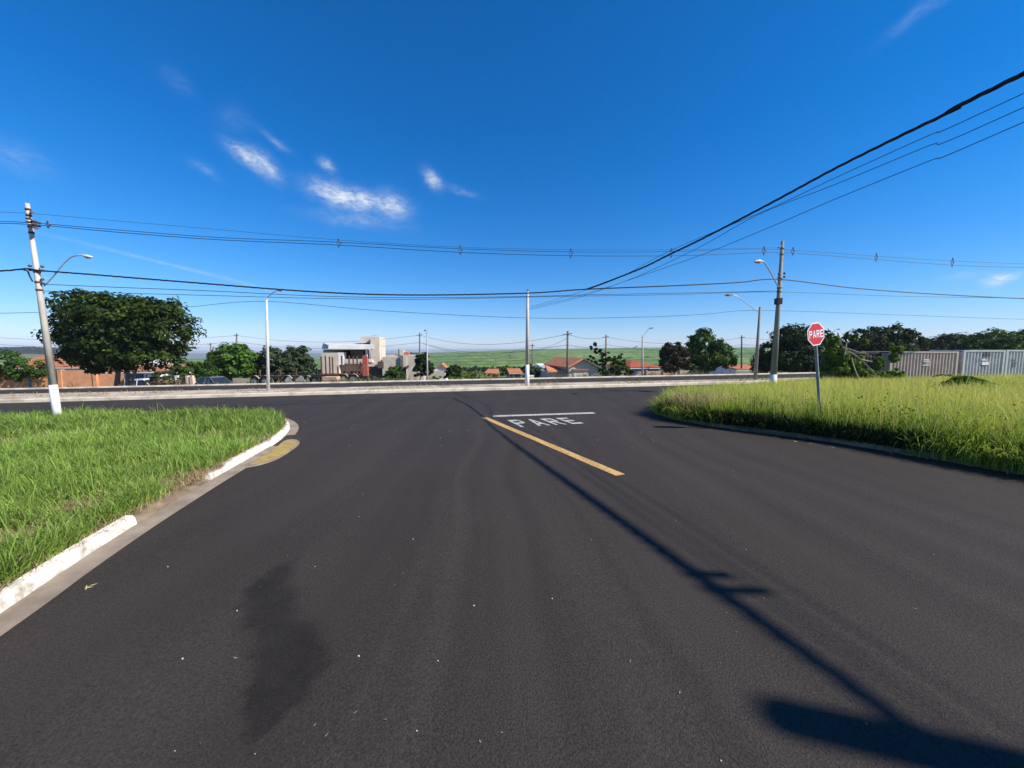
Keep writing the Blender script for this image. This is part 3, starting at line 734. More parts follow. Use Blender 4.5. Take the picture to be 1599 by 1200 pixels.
# grass hanging over the road at the two ends of the kerb
cand = []
for (px, py, sx, q_) in ((1045, 648, .5, 900), (1090, 658, .6, 1200), (1140, 664, .5, 800), (1520, 722, .5, 900), (1590, 736, .6, 1600), (1660, 750, .6, 1200)):
    c0 = gp(px, py); cand.append(np.stack([c0[0] + rng.normal(0, sx, q_), c0[1] + rng.normal(.15, .25, q_)], 1))
cand = np.concatenate(cand); X, Y = cand.T; k_ = inside(offset(rk_s, -.15) + [(60, -8)] + rb_w[::-1], X, Y); X, Y = X[k_], Y[k_]
tag(blades('edge_grass', X, Y, TX * X + .03, rng.uniform(.35, .75, len(X)), np.clip(.004 + np.hypot(X, Y) * .0008, .008, .016), np.abs(rng.normal(.9, .3, len(X))), rng.uniform(.15, .8, len(X)), 'grass_r', rng.normal(math.radians(205), .7, len(X))), 'green grass spilling over the kerb onto the road', 'grass', kind='stuff')
q_ = 1500; seg = rng.integers(18, 34, q_); t = rng.uniform(size=q_); A_ = P_[seg]; B_ = P_[seg + 1]; xy = A_ * (1 - t[:, None]) + B_ * t[:, None]
nn_ = np.stack([-(B_ - A_)[:, 1], (B_ - A_)[:, 0]], 1); nn_ /= np.linalg.norm(nn_, axis=1, keepdims=True); xy = xy - nn_ * np.abs(rng.normal(.02, .07, q_))[:, None]; Xd, Yd = xy.T
k_ = field(Xd, Yd, 2.0, 3.3) > .42; Xd, Yd = Xd[k_], Yd[k_]
tag(blades('kerb_litter', Xd, Yd, TX * Xd + .008, rng.uniform(.05, .16, len(Xd)), np.full(len(Xd), .014), np.abs(rng.normal(1.45, .12, len(Xd))), rng.uniform(.3, 1, len(Xd)), 'straw'), 'pale dry leaf litter along the foot of the dark kerb', 'leaf litter', kind='stuff')
cand = []
for (px, py, sx, q_) in ((1190, 668, .35, 200), (1240, 672, .4, 260), (1340, 686, .4, 260), (1395, 690, .4, 420), (1440, 700, .45, 520), (1490, 708, .5, 520), (1560, 720, .5, 420), (1430, 672, .5, 300)):
    c0 = gp(px, py); cand.append(np.stack([c0[0] + rng.normal(0, sx, q_), c0[1] + rng.normal(.35, .3, q_), TX * c0[0] + np.abs(rng.normal(.22, .22, q_))], 1))
cand = np.concatenate(cand); cand = np.repeat(cand, 5, 0) + rng.normal(0, .07, (len(cand) * 5, 3)); k_ = inside(offset(rk_s, -.05) + [(60, -8)] + rb_w[::-1], cand[:, 0], cand[:, 1]); cand = cand[k_]
tag(leaf_cloud('broadleaf_weeds', cand, rng.normal(size=(len(cand), 3)) * .7 + [0, 0, .8], rng.uniform(.03, .075, len(cand)), rng.uniform(0, 1, len(cand)), 'leaf_b'), 'dark broad leaved weeds at the front of the tall grass', 'weeds', kind='stuff')
# dried clump at the tip of the right verge
cand = []
for (px, py, sx, q_) in ((1085, 655, .32, 900), (1115, 658, .35, 1000), (1140, 655, .25, 500), (1062, 652, .2, 300)):
    c0 = gp(px, py); cand.append(np.stack([c0[0] + rng.normal(0, sx, q_), c0[1] + rng.normal(.3, .3, q_)], 1))
cand = np.concatenate(cand); X, Y = cand.T
tag(blades('dry_grass', X, Y, TX * X + .05 + rng.uniform(0, .38, len(X)), rng.uniform(.3, .75, len(X)), np.full(len(X), .013), np.abs(rng.normal(1.05, .3, len(X))), rng.uniform(.2, 1, len(X)), 'straw'), 'heap of dried straw coloured grass at the verge tip', 'dry grass', kind='stuff')
# dry tufts on the median and weeds beyond the far kerb
q_ = 9000
X = rng.uniform(-45, 45, q_); t = np.clip(rng.normal(.66, .24, q_), .12, .95); Y = med_near(X) * (1 - t) + med_far(X) * t
f1_ = field(X, Y, .5, .9); k_ = rng.uniform(size=q_) < f1_ ** 2 * 1.4; X, Y = X[k_], Y[k_]
tag(blades('median_weeds', X, Y, TX * X + .035, rng.uniform(.05, .22, len(X)), np.full(len(X), .028), np.abs(rng.normal(.9, .3, len(X))), rng.uniform(.3, 1, len(X)), 'weed'), 'dry weeds growing along the sandy median', 'weeds', kind='stuff')
q_ = 16000
X = rng.uniform(-48, 48, q_); Y = far_line(X) + .35 + rng.exponential(1.1, q_); f1_ = field(X, Y, .35, .77)
k_ = rng.uniform(size=q_) < np.clip(f1_ * 1.5 - .25, 0, 1) * np.where(X < -14, .25, 1); X, Y = X[k_], Y[k_]
tag(blades('roadside_weeds', X, Y, terrain(X, Y) - .05, rng.uniform(.2, .75, len(X)), np.full(len(X), .03), np.abs(rng.normal(.7, .35, len(X))), rng.uniform(0, .85, len(X)), 'weed'), 'scrubby weeds behind the far kerb of the avenue', 'weeds', kind='stuff')

# litter on the asphalt
mb = MB()
for (px, py) in ((645, 843), (862, 936), (262, 886), (704, 675), (697, 642), (618, 674), (560, 1026), (740, 947), (370, 955), (285, 1030)):
    c0 = gp(px, py); mb.ball((c0[0], c0[1], c0[2] + .006), (.006 + random.random() * .004, .006, .006), 6, 4)
for _ in range(70):
    px = random.uniform(380, 1050); py = random.uniform(615, 700); c0 = gp(px, py); s_ = random.uniform(.004, .011)
    mb.ball((c0[0], c0[1], c0[2] + s_ * .4), (s_, s_ * .8, s_ * .6), 5, 3)
for _ in range(18):
    px = random.uniform(100, 1500); py = random.uniform(720, 1190); c0 = gp(px, py)
    if c0[0] < -2.3 - .2 * (c0[1] - 2): continue
    s_ = random.uniform(.003, .006); mb.ball((c0[0], c0[1], c0[2] + s_ * .4), (s_, s_, s_ * .7), 5, 3)
tag(mb.build('gravel', 'pebble'), 'loose pale stones scattered over the asphalt', 'gravel', kind='stuff')
mb = MB()
for _ in range(60):
    px = random.uniform(60, 1450); py = random.choice([random.uniform(650, 760), random.uniform(760, 1190)]); c0 = gp(px, py)
    if c0[0] < -2.2 - .2 * (c0[1] - 2): continue
    a = random.uniform(0, 6.28); s_ = random.uniform(.008, .02); d = Vector((math.cos(a), math.sin(a), 0)); e = Vector((-d.y, d.x, 0)) * s_ * .18; p = Vector(c0) + Vector((0, 0, .006))
    mb.add([p - d * s_ - e * .2, p + e, p + d * s_ + Vector((0, 0, .01)), p - e], [(0, 1, 2, 3)])
for (px, py) in ((150, 915), (1210, 683), (1215, 685), (1240, 690), (1270, 694), (1300, 699), (1195, 680)):
    c0 = gp(px, py)
    for _ in range(3):
        a = random.uniform(0, 6.28); s_ = random.uniform(.02, .05); d = Vector((math.cos(a), math.sin(a), 0)); e = Vector((-d.y, d.x, 0)) * s_ * .22; p = Vector(c0) + Vector((random.uniform(-.06, .06), random.uniform(-.05, .05), .008))
        mb.add([p - d * s_ - e * .2, p + e, p + d * s_ + Vector((0, 0, .012)), p - e], [(0, 1, 2, 3)])
tag(mb.build('dead_leaves', 'leafbit'), 'dry leaf scraps lying on the asphalt', 'leaf litter', kind='stuff')

# ------------------------------------------------------------------ trees


def tree(name, label, cat, Y, ells, n_leaf, leaf, mat_, trunk=(), group=None, depth=1.0, clump=.55, limbs=True, bark='bark', base_z=None, up=.5, core=.35, trunk_r=.12):
    """ells: crown lobes (px, py, rx, ry) read at distance Y; trunk: (px at ground, px at fork, py at fork, radius)"""
    P0 = [at(e[0], e[1], Y) for e in ells]; s_ = Y / 600
    bx = np.mean([p[0] for p in P0]); root_xy = (at(trunk[0][0], 600, Y)[0] if trunk else bx, Y)
    gz = tz(*root_xy) if base_z is None else base_z
    t = thing(name, label, cat, (root_xy[0], root_xy[1], gz), group)
    area = np.array([e[2] * e[3] for e in ells], float); area /= area.sum()
    cen, nor, tin = [], [], []
    for e, p, a in zip(ells, P0, area):
        R_ = np.array([e[2] * s_, min(e[2], e[3] * 1.6) * s_ * depth, e[3] * s_])
        nc = max(6, int(a * n_leaf / 38)); per = max(4, int(a * n_leaf / nc))
        d = rng.normal(size=(nc, 3)); d /= np.linalg.norm(d, axis=1, keepdims=True)
        rr = rng.uniform(core, 1.0, nc) ** .6
        dy_ = rng.normal(0, s_ * 3, (nc, 3)) * [1, 1, 1]
        cc = p + d * rr[:, None] * R_ * .93 + dy_ * .25
        cr = clump * rng.uniform(.5, 1.2, nc) * min(1, np.mean(R_) / 1.2)
        ct = rng.uniform(0, .45, nc)
        q = rng.normal(size=(nc, per, 3)); q /= np.linalg.norm(q, axis=2, keepdims=True)
        off = q * (rng.uniform(0, 1, (nc, per, 1)) ** .5) * cr[:, None, None] * np.array([1.15, 1.15, .75])
        cen.append((cc[:, None] + off).reshape(-1, 3))
        nn = q * .6 + d[:, None] * .5 + np.array([0, 0, up]) + rng.normal(0, .45, q.shape); nor.append(nn.reshape(-1, 3))
        tin.append((ct[:, None] + rng.uniform(0, .55, (nc, per))).ravel())
    cen = np.concatenate(cen); nor = np.concatenate(nor); tin = np.clip(np.concatenate(tin), 0, 1)
    if trunk:
        mb = MB()
        for (p0, p1, py1, r_) in trunk:
            A = np.array([at(p0, 600, Y)[0], Y + random.uniform(-.2, .2), gz - .1]); B = at(p1, py1, Y)
            pts_ = smooth_path([A, A * .5 + B * .5 + np.array([random.uniform(-.1, .1), 0, 0]), B], 4); mb.tube(pts_, [r_ * (1 - .4 * i / (len(pts_) - 1)) for i in range(len(pts_))], 7)
            if limbs:
                for k in rng.choice(len(P0), min(len(P0), 3), replace=False):
                    E_ = P0[k] + rng.normal(0, .15, 3); mid_ = B * .5 + E_ * .5 + np.array([0, 0, .2])
                    pl = smooth_path([B, mid_, E_], 4); mb.tube(pl, [r_ * .6 * (1 - .75 * i / (len(pl) - 1)) for i in range(len(pl))], 5)
        mb.build('trunk', bark, t, True)
    leaf_cloud('crown', cen, nor, leaf * rng.uniform(.6, 1.35, len(cen)), tin, mat_, t)
    return t


tree('spreading_tree', 'large dark spreading tree beside the brick wall', 'tree', 28.2,
     [(190, 500, 80, 40), (185, 490, 46, 30), (215, 492, 40, 28), (155, 485, 40, 28), (190, 530, 60, 34), (128, 478, 36, 26), (118, 515, 34, 38), (245, 492, 40, 30), (268, 520, 34, 40), (180, 540, 78, 34), (235, 552, 54, 26), (140, 558, 36, 20), (150, 574, 22, 10), (200, 566, 40, 12)],
     30000, .25, 'leaf_a', [(183, 186, 570, .2), (197, 200, 565, .17), (193, 215, 570, .1)], depth=1.1, clump=.6, core=.3)
tree('bushy_tree', 'rounded green bushes growing against the brick wall', 'bush', 35.6,
     [(-10, 565, 45, 20), (35, 572, 30, 16), (58, 578, 18, 14), (-30, 580, 40, 16), (15, 584, 40, 12), (-60, 560, 40, 25)], 8000, .2, 'leaf_b', [(30, 30, 585, .06)], clump=.4)
tree('small_tree', 'small open tree in front of the white gateposts', 'tree', 38,
     [(288, 572, 20, 10), (300, 580, 24, 12), (322, 578, 16, 18), (318, 590, 18, 10), (278, 584, 12, 6)], 3800, .22, 'leaf_b', [(294, 296, 585, .1)], clump=.4)
tree('mango_tree', 'bright green dense round tree left of the white lamp post', 'tree', 42,
     [(362, 560, 32, 22), (343, 568, 19, 20), (383, 566, 20, 22), (365, 580, 34, 15), (373, 547, 18, 10)], 9500, .3, 'leaf_c', [(365, 365, 585, .15)], clump=.45)
tree('broadleaf_tree', 'grey green broadleaf tree over the empty trailer', 'tree', 44,
     [(425, 562, 26, 20), (462, 562, 26, 22), (442, 575, 44, 20), (408, 575, 16, 22), (480, 575, 14, 18), (465, 548, 16, 9), (432, 547, 14, 7)], 8500, .36, 'leaf_d', [(430, 432, 582, .13), (468, 466, 582, .1)], clump=.5)
tree('shrub', 'round green shrub in front of the grey block house', 'shrub', 43, [(615, 584, 15, 11), (608, 588, 10, 8), (622, 576, 8, 7), (626, 588, 8, 8)], 2600, .24, 'leaf_b', clump=.35)
tree('street_tree', 'dark upright tree beside the thin white lamp post', 'tree', 40,
     [(660, 566, 13, 15), (655, 580, 12, 10), (669, 577, 9, 11), (660, 554, 8, 7)], 3400, .26, 'leaf_f', [(654, 657, 585, .07)], clump=.35)
tree('shrub', 'dark round shrub beside the small orange roofed house', 'shrub', 46, [(708, 580, 13, 10), (702, 586, 9, 6), (714, 586, 8, 6)], 1900, .28, 'leaf_f', clump=.35)
tree('young_tree', 'lime green young tree in the valley by the orange shed', 'tree', 80, [(791, 577, 7, 9), (787, 583, 5, 5), (795, 584, 5, 5)], 900, .45, 'leaf_c', clump=.5)
tree('scrub_tree', 'olive scrubby tree beside the white median post', 'tree', 47, [(838, 580, 16, 10), (824, 576, 10, 8), (850, 584, 10, 8), (832, 588, 18, 6)], 2800, .28, 'leaf_d', clump=.4)
tree('ragged_tree', 'dark ragged tree with separate tufts beside the gabled house', 'tree', 44,
     [(926, 542, 6, 6), (934, 548, 7, 6), (943, 556, 10, 7), (922, 560, 7, 5), (950, 562, 7, 6), (938, 568, 11, 8), (945, 580, 15, 9), (930, 538, 3, 4)], 2700, .26, 'leaf_f', [(942, 940, 560, .08)], clump=.3)
tree('small_tree', 'mid green low tree leaning over the pink wall', 'tree', 42, [(966, 566, 12, 11), (975, 578, 12, 10), (960, 580, 12, 8), (968, 556, 6, 5)], 2600, .24, 'leaf_b', [(968, 967, 582, .07)], clump=.35)
tree('leafless_tree', 'reddish brown leaved tree over the pink wall', 'tree', 41, [(1050, 546, 16, 13), (1046, 568, 18, 16), (1062, 560, 14, 20), (1040, 556, 10, 10)], 5600, .26, 'leaf_e', [(1052, 1053, 570, .08)], clump=.4)
tree('feathery_tree', 'tall fresh green tree with open feathery crown', 'tree', 44,
     [(1098, 530, 20, 16), (1080, 544, 16, 15), (1124, 546, 20, 15), (1110, 560, 36, 18), (1092, 574, 28, 12), (1140, 564, 12, 12)], 9000, .28, 'leaf_b', [(1097, 1100, 575, .12)], clump=.5, core=.4)
tree('dense_tree', 'black green dense tree behind the concrete pole', 'tree', 41,
     [(1240, 527, 34, 20), (1232, 555, 48, 30), (1268, 538, 24, 28), (1195, 570, 20, 18), (1265, 570, 30, 22)], 14000, .3, 'leaf_f', [(1235, 1235, 580, .2)], clump=.55)
tree('dense_tree', 'wide black green tree rising above the dark container', 'tree', 46,
     [(1385, 524, 36, 17), (1345, 540, 36, 24), (1415, 540, 26, 22), (1370, 555, 62, 30), (1435, 555, 20, 18)], 17000, .32, 'leaf_f', [(1380, 1380, 580, .2)], clump=.6)
tree('distant_tree', 'low dark trees above the gap between containers', 'tree', 62, [(1480, 540, 42, 14), (1455, 548, 30, 12), (1515, 545, 30, 14), (1490, 530, 20, 8)], 7500, .45, 'leaf_f', [(1480, 1480, 560, .2)], clump=.8)
tree('distant_tree', 'broad green tree rising behind the grey container', 'tree', 52, [(1560, 534, 45, 19), (1610, 536, 50, 20), (1530, 545, 30, 13)], 10000, .38, 'leaf_b', [(1570, 1570, 560, .2)], clump=.7)
t_sh = tree('wild_shrub', 'light green wild shrub with bare branches beside the dark container', 'shrub', 21.6,
     [(1298, 535, 12, 14), (1308, 556, 18, 16), (1302, 575, 20, 14), (1330, 568, 16, 16), (1352, 535, 7, 6), (1372, 565, 8, 12), (1345, 583, 40, 8), (1402, 545, 11, 9), (1398, 558, 10, 8), (1332, 527, 7, 8), (1395, 585, 24, 6)],
     12000, .17, 'leaf_g', [(1322, 1322, 560, .04)], clump=.28, core=.3, base_z=.3)
for path in ([(1372, 590), (1355, 572), (1342, 560), (1325, 548)], [(1342, 560), (1330, 552), (1318, 545), (1308, 520)], [(1352, 553), (1340, 550), (1325, 545)], [(1360, 558), (1352, 552), (1345, 549)], [(1318, 560), (1322, 535)], [(1340, 590), (1333, 572), (1330, 560)], [(1345, 562), (1362, 565)]):
    MB().tube(smooth_path([at(a, b_, 21.0) for a, b_ in path], 4), .03, 5).build('bare_branch', 'bark_pale', t_sh)
tree('clipped_shrub', 'clipped round shrub beside the white walled house', 'shrub', 33, [(255, 586, 17, 8), (250, 592, 20, 7), (268, 592, 12, 6)], 2600, .15, 'leaf_d', clump=.25)
tag(tree('brush_pile', 'pile of dry brown cut branches behind the far kerb', 'brush pile', 31.5, [(250, 597, 28, 5), (275, 597, 16, 4), (235, 598, 14, 4)], 1800, .16, 'brush', clump=.25, up=1.0))
tree('low_shrub', 'pale green low scrub below the lamp post on the far verge', 'shrub', 36, [(685, 590, 14, 3), (720, 590, 24, 4), (745, 588, 14, 5)], 1500, .2, 'leaf_g', clump=.25)

# frond plant in the tall grass: each leaf a part
pl_c = at(1500, 600, 14.5)
pt = thing('cassava_plant', 'dark green leafy plant standing above the grass before the containers', 'plant', (pl_c[0], 14.5, TX * pl_c[0] + .1))
mb = MB(); mb.tube([(pl_c[0], 14.5, TX * pl_c[0] + .1), tuple(at(1500, 596, 14.5))], .02, 5)
mb.build('stem', 'bark', pt)
for k in range(26):
    b0 = Vector(at(1500 + random.uniform(-14, 14), 593 + random.uniform(-6, 8), 14.5 + random.uniform(-.3, .3)))
    a = random.uniform(0, 6.28); ln = random.uniform(.4, .8); d = Vector((math.cos(a), math.sin(a) * .6, random.uniform(-.05, .25))).normalized()
    cen, nor = [], []
    for j in range(16):
        t = (j + 1) / 16; p = b0 + d * ln * t + Vector((0, 0, -.25 * t * t)); sd = Vector((-d.y, d.x, 0)).normalized() * (1 if j % 2 else -1)
        cen.append(p + sd * .07 * (1.1 - t)); nor.append((random.gauss(0, .3), random.gauss(0, .3), 1))
    leaf_cloud('leaf', np.array([tuple(c) for c in cen]), np.array(nor, float), np.full(16, .21), rng.uniform(.1, .8, 16), 'leaf_c', pt)

# ------------------------------------------------------------------ poles, lamps


def lampparts(pole, path3, head_dir, scale=1.0, dark=False):
    arm = MB().tube(smooth_path(path3, 5), .03 * scale, 6).build('lamp_arm', 'metal', pole, True)
    e = Vector(path3[-1]); d = Vector(head_dir).normalized(); side = d.cross(Vector((0, 0, 1))).normalized(); upv = side.cross(d)
    mb = MB(); k0 = 0
    prof = [(0, .04, .04), (.08, .06, .06), (.22, .13, .10), (.42, .15, .10), (.58, .11, .07), (.64, .03, .03)]
    for (t, w, h_) in prof:
        for j in range(8):
            a = 2 * math.pi * j / 8
            mb.v.append(tuple(e + (d * t + side * w * math.cos(a) + upv * h_ * max(math.sin(a), -.25)) * scale))
    for i in range(len(prof) - 1):
        for j in range(8):
            a = i * 8 + j; b_ = i * 8 + (j + 1) % 8; mb.f.append((a, b_, b_ + 8, a + 8))
    mb.f.append(tuple(range(8))); mb.f.append(tuple(reversed(range((len(prof) - 1) * 8, len(prof) * 8))))
    hd = mb.build('lamp_head', 'lamp' if not dark else 'spacer', arm, True)
    MB().ball(e + (d * .38 - upv * .03) * scale, (.15 * scale, .11 * scale, .06 * scale), 8, 5).build('lamp_lens', 'lens', arm, True)


def pole(name, label, base, top, r0, r1, m_='pole', paint=0.0, group=None, sides=10, cat='utility pole', paint_mat='white'):
    b_ = Vector(base); t_ = Vector(top)
    o = thing(name, label, cat, b_, group)
    if paint > 0:
        f_ = paint; md_ = b_.lerp(t_, f_); rm = r0 + (r1 - r0) * f_
        MB().tube([b_ - Vector((0, 0, .15)), md_], [r0 + .006, rm + .006], sides).build('painted_base', paint_mat, o, True)
        MB().tube([md_, t_], [rm, r1], sides).build('shaft', m_, o, True)
    else:
        MB().tube([b_ - Vector((0, 0, .15)), t_], [r0, r1], sides).build('shaft', m_, o, True)
    return o


def insul(mb, p, r=.05, h_=.14, sheds=3):
    p = Vector(p)
    for k in range(sheds): mb.ball(p + Vector((0, 0, h_ * (k / max(1, sheds - 1)))), (r, r, h_ / sheds * .7), 8, 4)


P1 = gp(91, 661); P1t = vp(42.5, 318, P1, gp(1206, 615))
P2 = gp(1206, 615); P2t = vp(1222, 377, P1, P2)
A1, A2 = P1, P2
POLES = 'concrete poles carrying the overhead line along the avenue'
p1 = pole('utility_pole', 'leaning pale concrete utility pole with white painted base in green grass', (P1[0], P1[1], P1[2] + .08), P1t, .105, .052, 'pole', .172, POLES)
p2 = pole('utility_pole', 'tall grey concrete utility pole with black box behind the tall grass', (P2[0], P2[1], P2[2] + .08), P2t, .15, .062, 'pole_dark', .12, POLES)


def onp(px, py, dy=0.0):                   # pixel on the line of the two poles, shifted towards the camera
    q = vp(px, py, A1, A2); return Vector((q[0], q[1] - dy, q[2]))


# fittings of the left pole
for py in (327, 336, 353, 362, 421, 437, 449):
    c = Vector(P1).lerp(Vector(P1t), (661 - py) / (661 - 318)); MB().tube([c - Vector((0, 0, .03)), c + Vector((0, 0, .03))], .085 if py > 400 else .068, 10).build('clamp_band', 'rust', p1, True)
mb = MB(); mb.tube([onp(48, 331), onp(61, 336, .15)], .03, 6); mb.build('top_bracket', 'spacer', p1)
mb = MB(); mb.tube([onp(54, 354, .1), onp(73, 361, .25)], .045, 6); mb.build('bracket', 'spacer', p1)
for px, py in ((58, 349), (66, 353), (72, 355)):
    mb = MB(); insul(mb, onp(px, py + 1.5, .2), .075, .1, 2); mb.build('insulator', 'ins', p1, True)
for px, py in ((48.5, 422), (67.5, 423), (68, 443)):
    mb = MB(); insul(mb, onp(px, py, .02), .05, .12, 2); mb.build('insulator', 'ins', p1, True)
mb = MB(); mb.tube(smooth_path([onp(37, 422), onp(43, 424), onp(47, 433), onp(51, 440)], 4), .02, 5); mb.build('jumper_cable', 'cable', p1)
lp = [onp(70, 447, .02), onp(85, 433, .04), onp(104, 413, .08), onp(117, 403, .1), onp(130, 400.5, .12)]
lampparts(p1, lp, (onp(147, 403.5, .14) - onp(130, 400.5, .12)), .62)
# fittings of the right pole
for py in (388, 397, 434, 448, 454, 472):
    c = Vector(P2).lerp(Vector(P2t), (615 - py) / (615 - 377)); MB().tube([c - Vector((0, 0, .035)), c + Vector((0, 0, .035))], .105 if py > 420 else .085, 10).build('clamp_band', 'spacer', p2, True)
mb = MB(); mb.tube([onp(1220, 384), onp(1211, 389, .2)], .035, 6); mb.build('top_bracket', 'spacer', p2)
mb = MB(); q = onp(1211.5, 472, .16); mb.box(q.x - .11, q.x + .11, q.y - .14, q.y + .12, q.z - .13, q.z + .15); mb.build('junction_box', 'black', p2)
for px, py in ((1223.5, 433), (1215, 434), (1215, 455)):
    mb = MB(); insul(mb, onp(px, py, .05), .06, .16, 2); mb.build('insulator', 'ins', p2, True)
lampparts(p2, [onp(1213, 449, .1), onp(1200, 439, .4), onp(1183, 425, .75), onp(1172, 417, .95), onp(1167, 416.5, 1.0)], (onp(1155, 418.5, 1.2) - onp(1167, 416.5, 1.0)), .9)

MED = 'lamp posts along the median and far side of the avenue'
b1 = gp(419, 612); t1 = at(416, 465, b1[1]); p3 = pole('lamp_post', 'slim white lamp post on the median in front of the trees', b1 + [0, 0, .09], t1, .09, .055, 'pole_pale', 0, MED, cat='lamp post')
lampparts(p3, [at(416, 467, b1[1]), at(424, 459, b1[1] - .5), at(434, 453.5, b1[1] - 1.0)], np.array(at(441, 453.5, b1[1] - 1.4)) - np.array(at(434, 453.5, b1[1] - 1.0)), .8)
b2 = gp(823, 605.5); t2 = at(824, 456, b2[1]); p4 = pole('median_post', 'tapered concrete post with white base at the middle of the median', b2 + [0, 0, .09], t2, .13, .075, 'pole', .23, MED, cat='utility pole')
mb = MB(); insul(mb, (t2[0], t2[1], t2[2]), .05, .1, 2); mb.build('insulator', 'ins', p4, True)
b3 = gp(1179, 594.5); t3 = at(1187, 480, b3[1]); p5 = pole('lamp_post', 'grey lamp post with long arm next to the tall concrete pole', b3 + [0, 0, .09], t3, .12, .07, 'pole_dark', 0, MED, cat='lamp post')
lampparts(p5, [at(1185, 488, b3[1]), at(1170, 477, b3[1] - .3), at(1155, 466, b3[1] - .6), at(1147, 461.5, b3[1] - .7), at(1144, 461, b3[1] - .7)], (-1, -.2, -.08), .9, True)
mb = MB(); insul(mb, (t3[0], t3[1], t3[2] - .1), .05, .1, 2); mb.build('insulator', 'ins', p5, True)


def base_at(px, Y): x = at(px, 590, Y)[0]; return np.array([x, Y, tz(x, Y)])


Y6 = 32.0
b6 = base_at(667, 31.0); t6 = at(667, 526, 31.0); p6 = pole('lamp_post', 'thin pale lamp post beside the dark upright tree', b6, t6, .075, .05, 'concrete', 0, MED, cat='lamp post')
lampparts(p6, [at(666.5, 527, 31), at(665.8, 520, 30.7), at(665.3, 517, 30.2)], (-.1, -1, .1), .6, True)
b7 = base_at(1003, 33.0); t7 = at(1003.5, 524, 33); p7 = pole('lamp_post', 'pale lamp post with raised arm before the hip roofed house', b7, t7, .09, .06, 'concrete', 0, MED, cat='lamp post')
lampparts(p7, [at(1004, 529, 33), at(1008, 520, 33), at(1013, 513.5, 33)], (1, -.2, .15), .6, True)
FARP = 'far utility poles behind the avenue'


def far_pole(px, ytop, Y, r_, label, m_='wood', name='utility_pole'):
    b_ = base_at(px, Y); t_ = at(px + .3, ytop, Y); o = pole(name, label, b_, t_, r_, r_ * .7, m_, 0, FARP, 7)
    mb = MB(); mb.tube([t_ + [-.45, -.1, -.35], t_ + [.35, -.1, -.22]], .04, 5); mb.build('crossarm', 'spacer', o)
    return t_


e886 = far_pole(886, 517, 33.5, .12, 'dark wooden pole in front of the gabled house')
e946 = far_pole(946, 523, 48, .12, 'weathered pole between the ragged tree and low tree')
e655 = far_pole(655, 520, 48, .11, 'dark pole behind the upright tree')
e831 = far_pole(831, 537, 60, .11, 'dark pole just right of the white median post')
e1158 = far_pole(1158, 524, 50, .12, 'dark pole between the feathery tree and grey lamp post')
e369 = far_pole(369, 521, 56, .13, 'dark pole top above the bright green round tree')
e328 = far_pole(328.5, 536, 75, .14, 'thin pole top left of the bright green round tree')
e774 = far_pole(774, 560, 85, .07, 'thin pole beside the orange shed in the valley')
e795 = far_pole(795, 553, 85, .06, 'thin pole beside the lime green young tree')
# small lamp peeping over the shrub and lamp by the 1158 pole
b8 = base_at(1296, 38.0); t8 = at(1296, 523, 38); p8 = pole('lamp_post', 'lamp arm peeping out beside the stop sign above the shrub', b8, t8, .08, .05, 'concrete', 0, MED, cat='lamp post')
lampparts(p8, [at(1296, 524, 38), at(1301, 519, 37.9), at(1306, 515, 37.8)], (1, 0, .12), .6, True)

# street pole out of frame behind the camera's right shoulder: holds the thick cables
P0 = Vector((12.5, -1.2, .12)); P0t = Vector((12.5, -1.2, 8.75))
p0 = pole('utility_pole', 'concrete pole beside the street whose shadow falls on the asphalt', P0, P0t, .2, .15, 'pole', 0, POLES)
MB().tube([(12.5, -1.35, 8.2), (12.5, -1.05, 8.2)], .05, 6).build('bracket', 'spacer', p0)

# ------------------------------------------------------------------ cables
CAB = 'overhead cables'


def wire(label, pts3, r_, m_='cable', sm=6, twist=False, name='overhead_cable', group=CAB):
    path = smooth_path(pts3, sm)
    mb = MB()
    if not twist:
        mb.tube(path, r_, 5)
    else:
        # three insulated strands wound round each other
        fine_ = []
        for a, b_ in zip(path, path[1:]):
            k = max(1, int((b_ - a).length / .09)); fine_ += [a.lerp(b_, i / k) for i in range(k)]
        fine_.append(path[-1]); acc = 0.0
        ph = [0.0]
        for a, b_ in zip(fine_, fine_[1:]): acc += (b_ - a).length; ph.append(acc / .8 * 2 * math.pi)
        for s_ in range(3):
            q = []
            for i, p in enumerate(fine_):
                d = (fine_[min(i + 1, len(fine_) - 1)] - fine_[max(i - 1, 0)]).normalized(); e = d.cross(Vector((0, 0, 1))).normalized(); u = e.cross(d); a = ph[i] + s_ * 2.094
                R_ = r_(i / len(fine_)) if callable(r_) else r_; q.append(p + (e * math.cos(a) + u * math.sin(a)) * R_ * .62)
            mb.tube(q, [(r_(i / len(fine_)) if callable(r_) else r_) * .55 for i in range(len(fine_))], 4)
    o = mb.build(name, m_, None, True)
    return tag(o, label, 'cable', group)


def P(pxs, dy=.15): return [onp(a, b_, dy) for a, b_ in pxs]


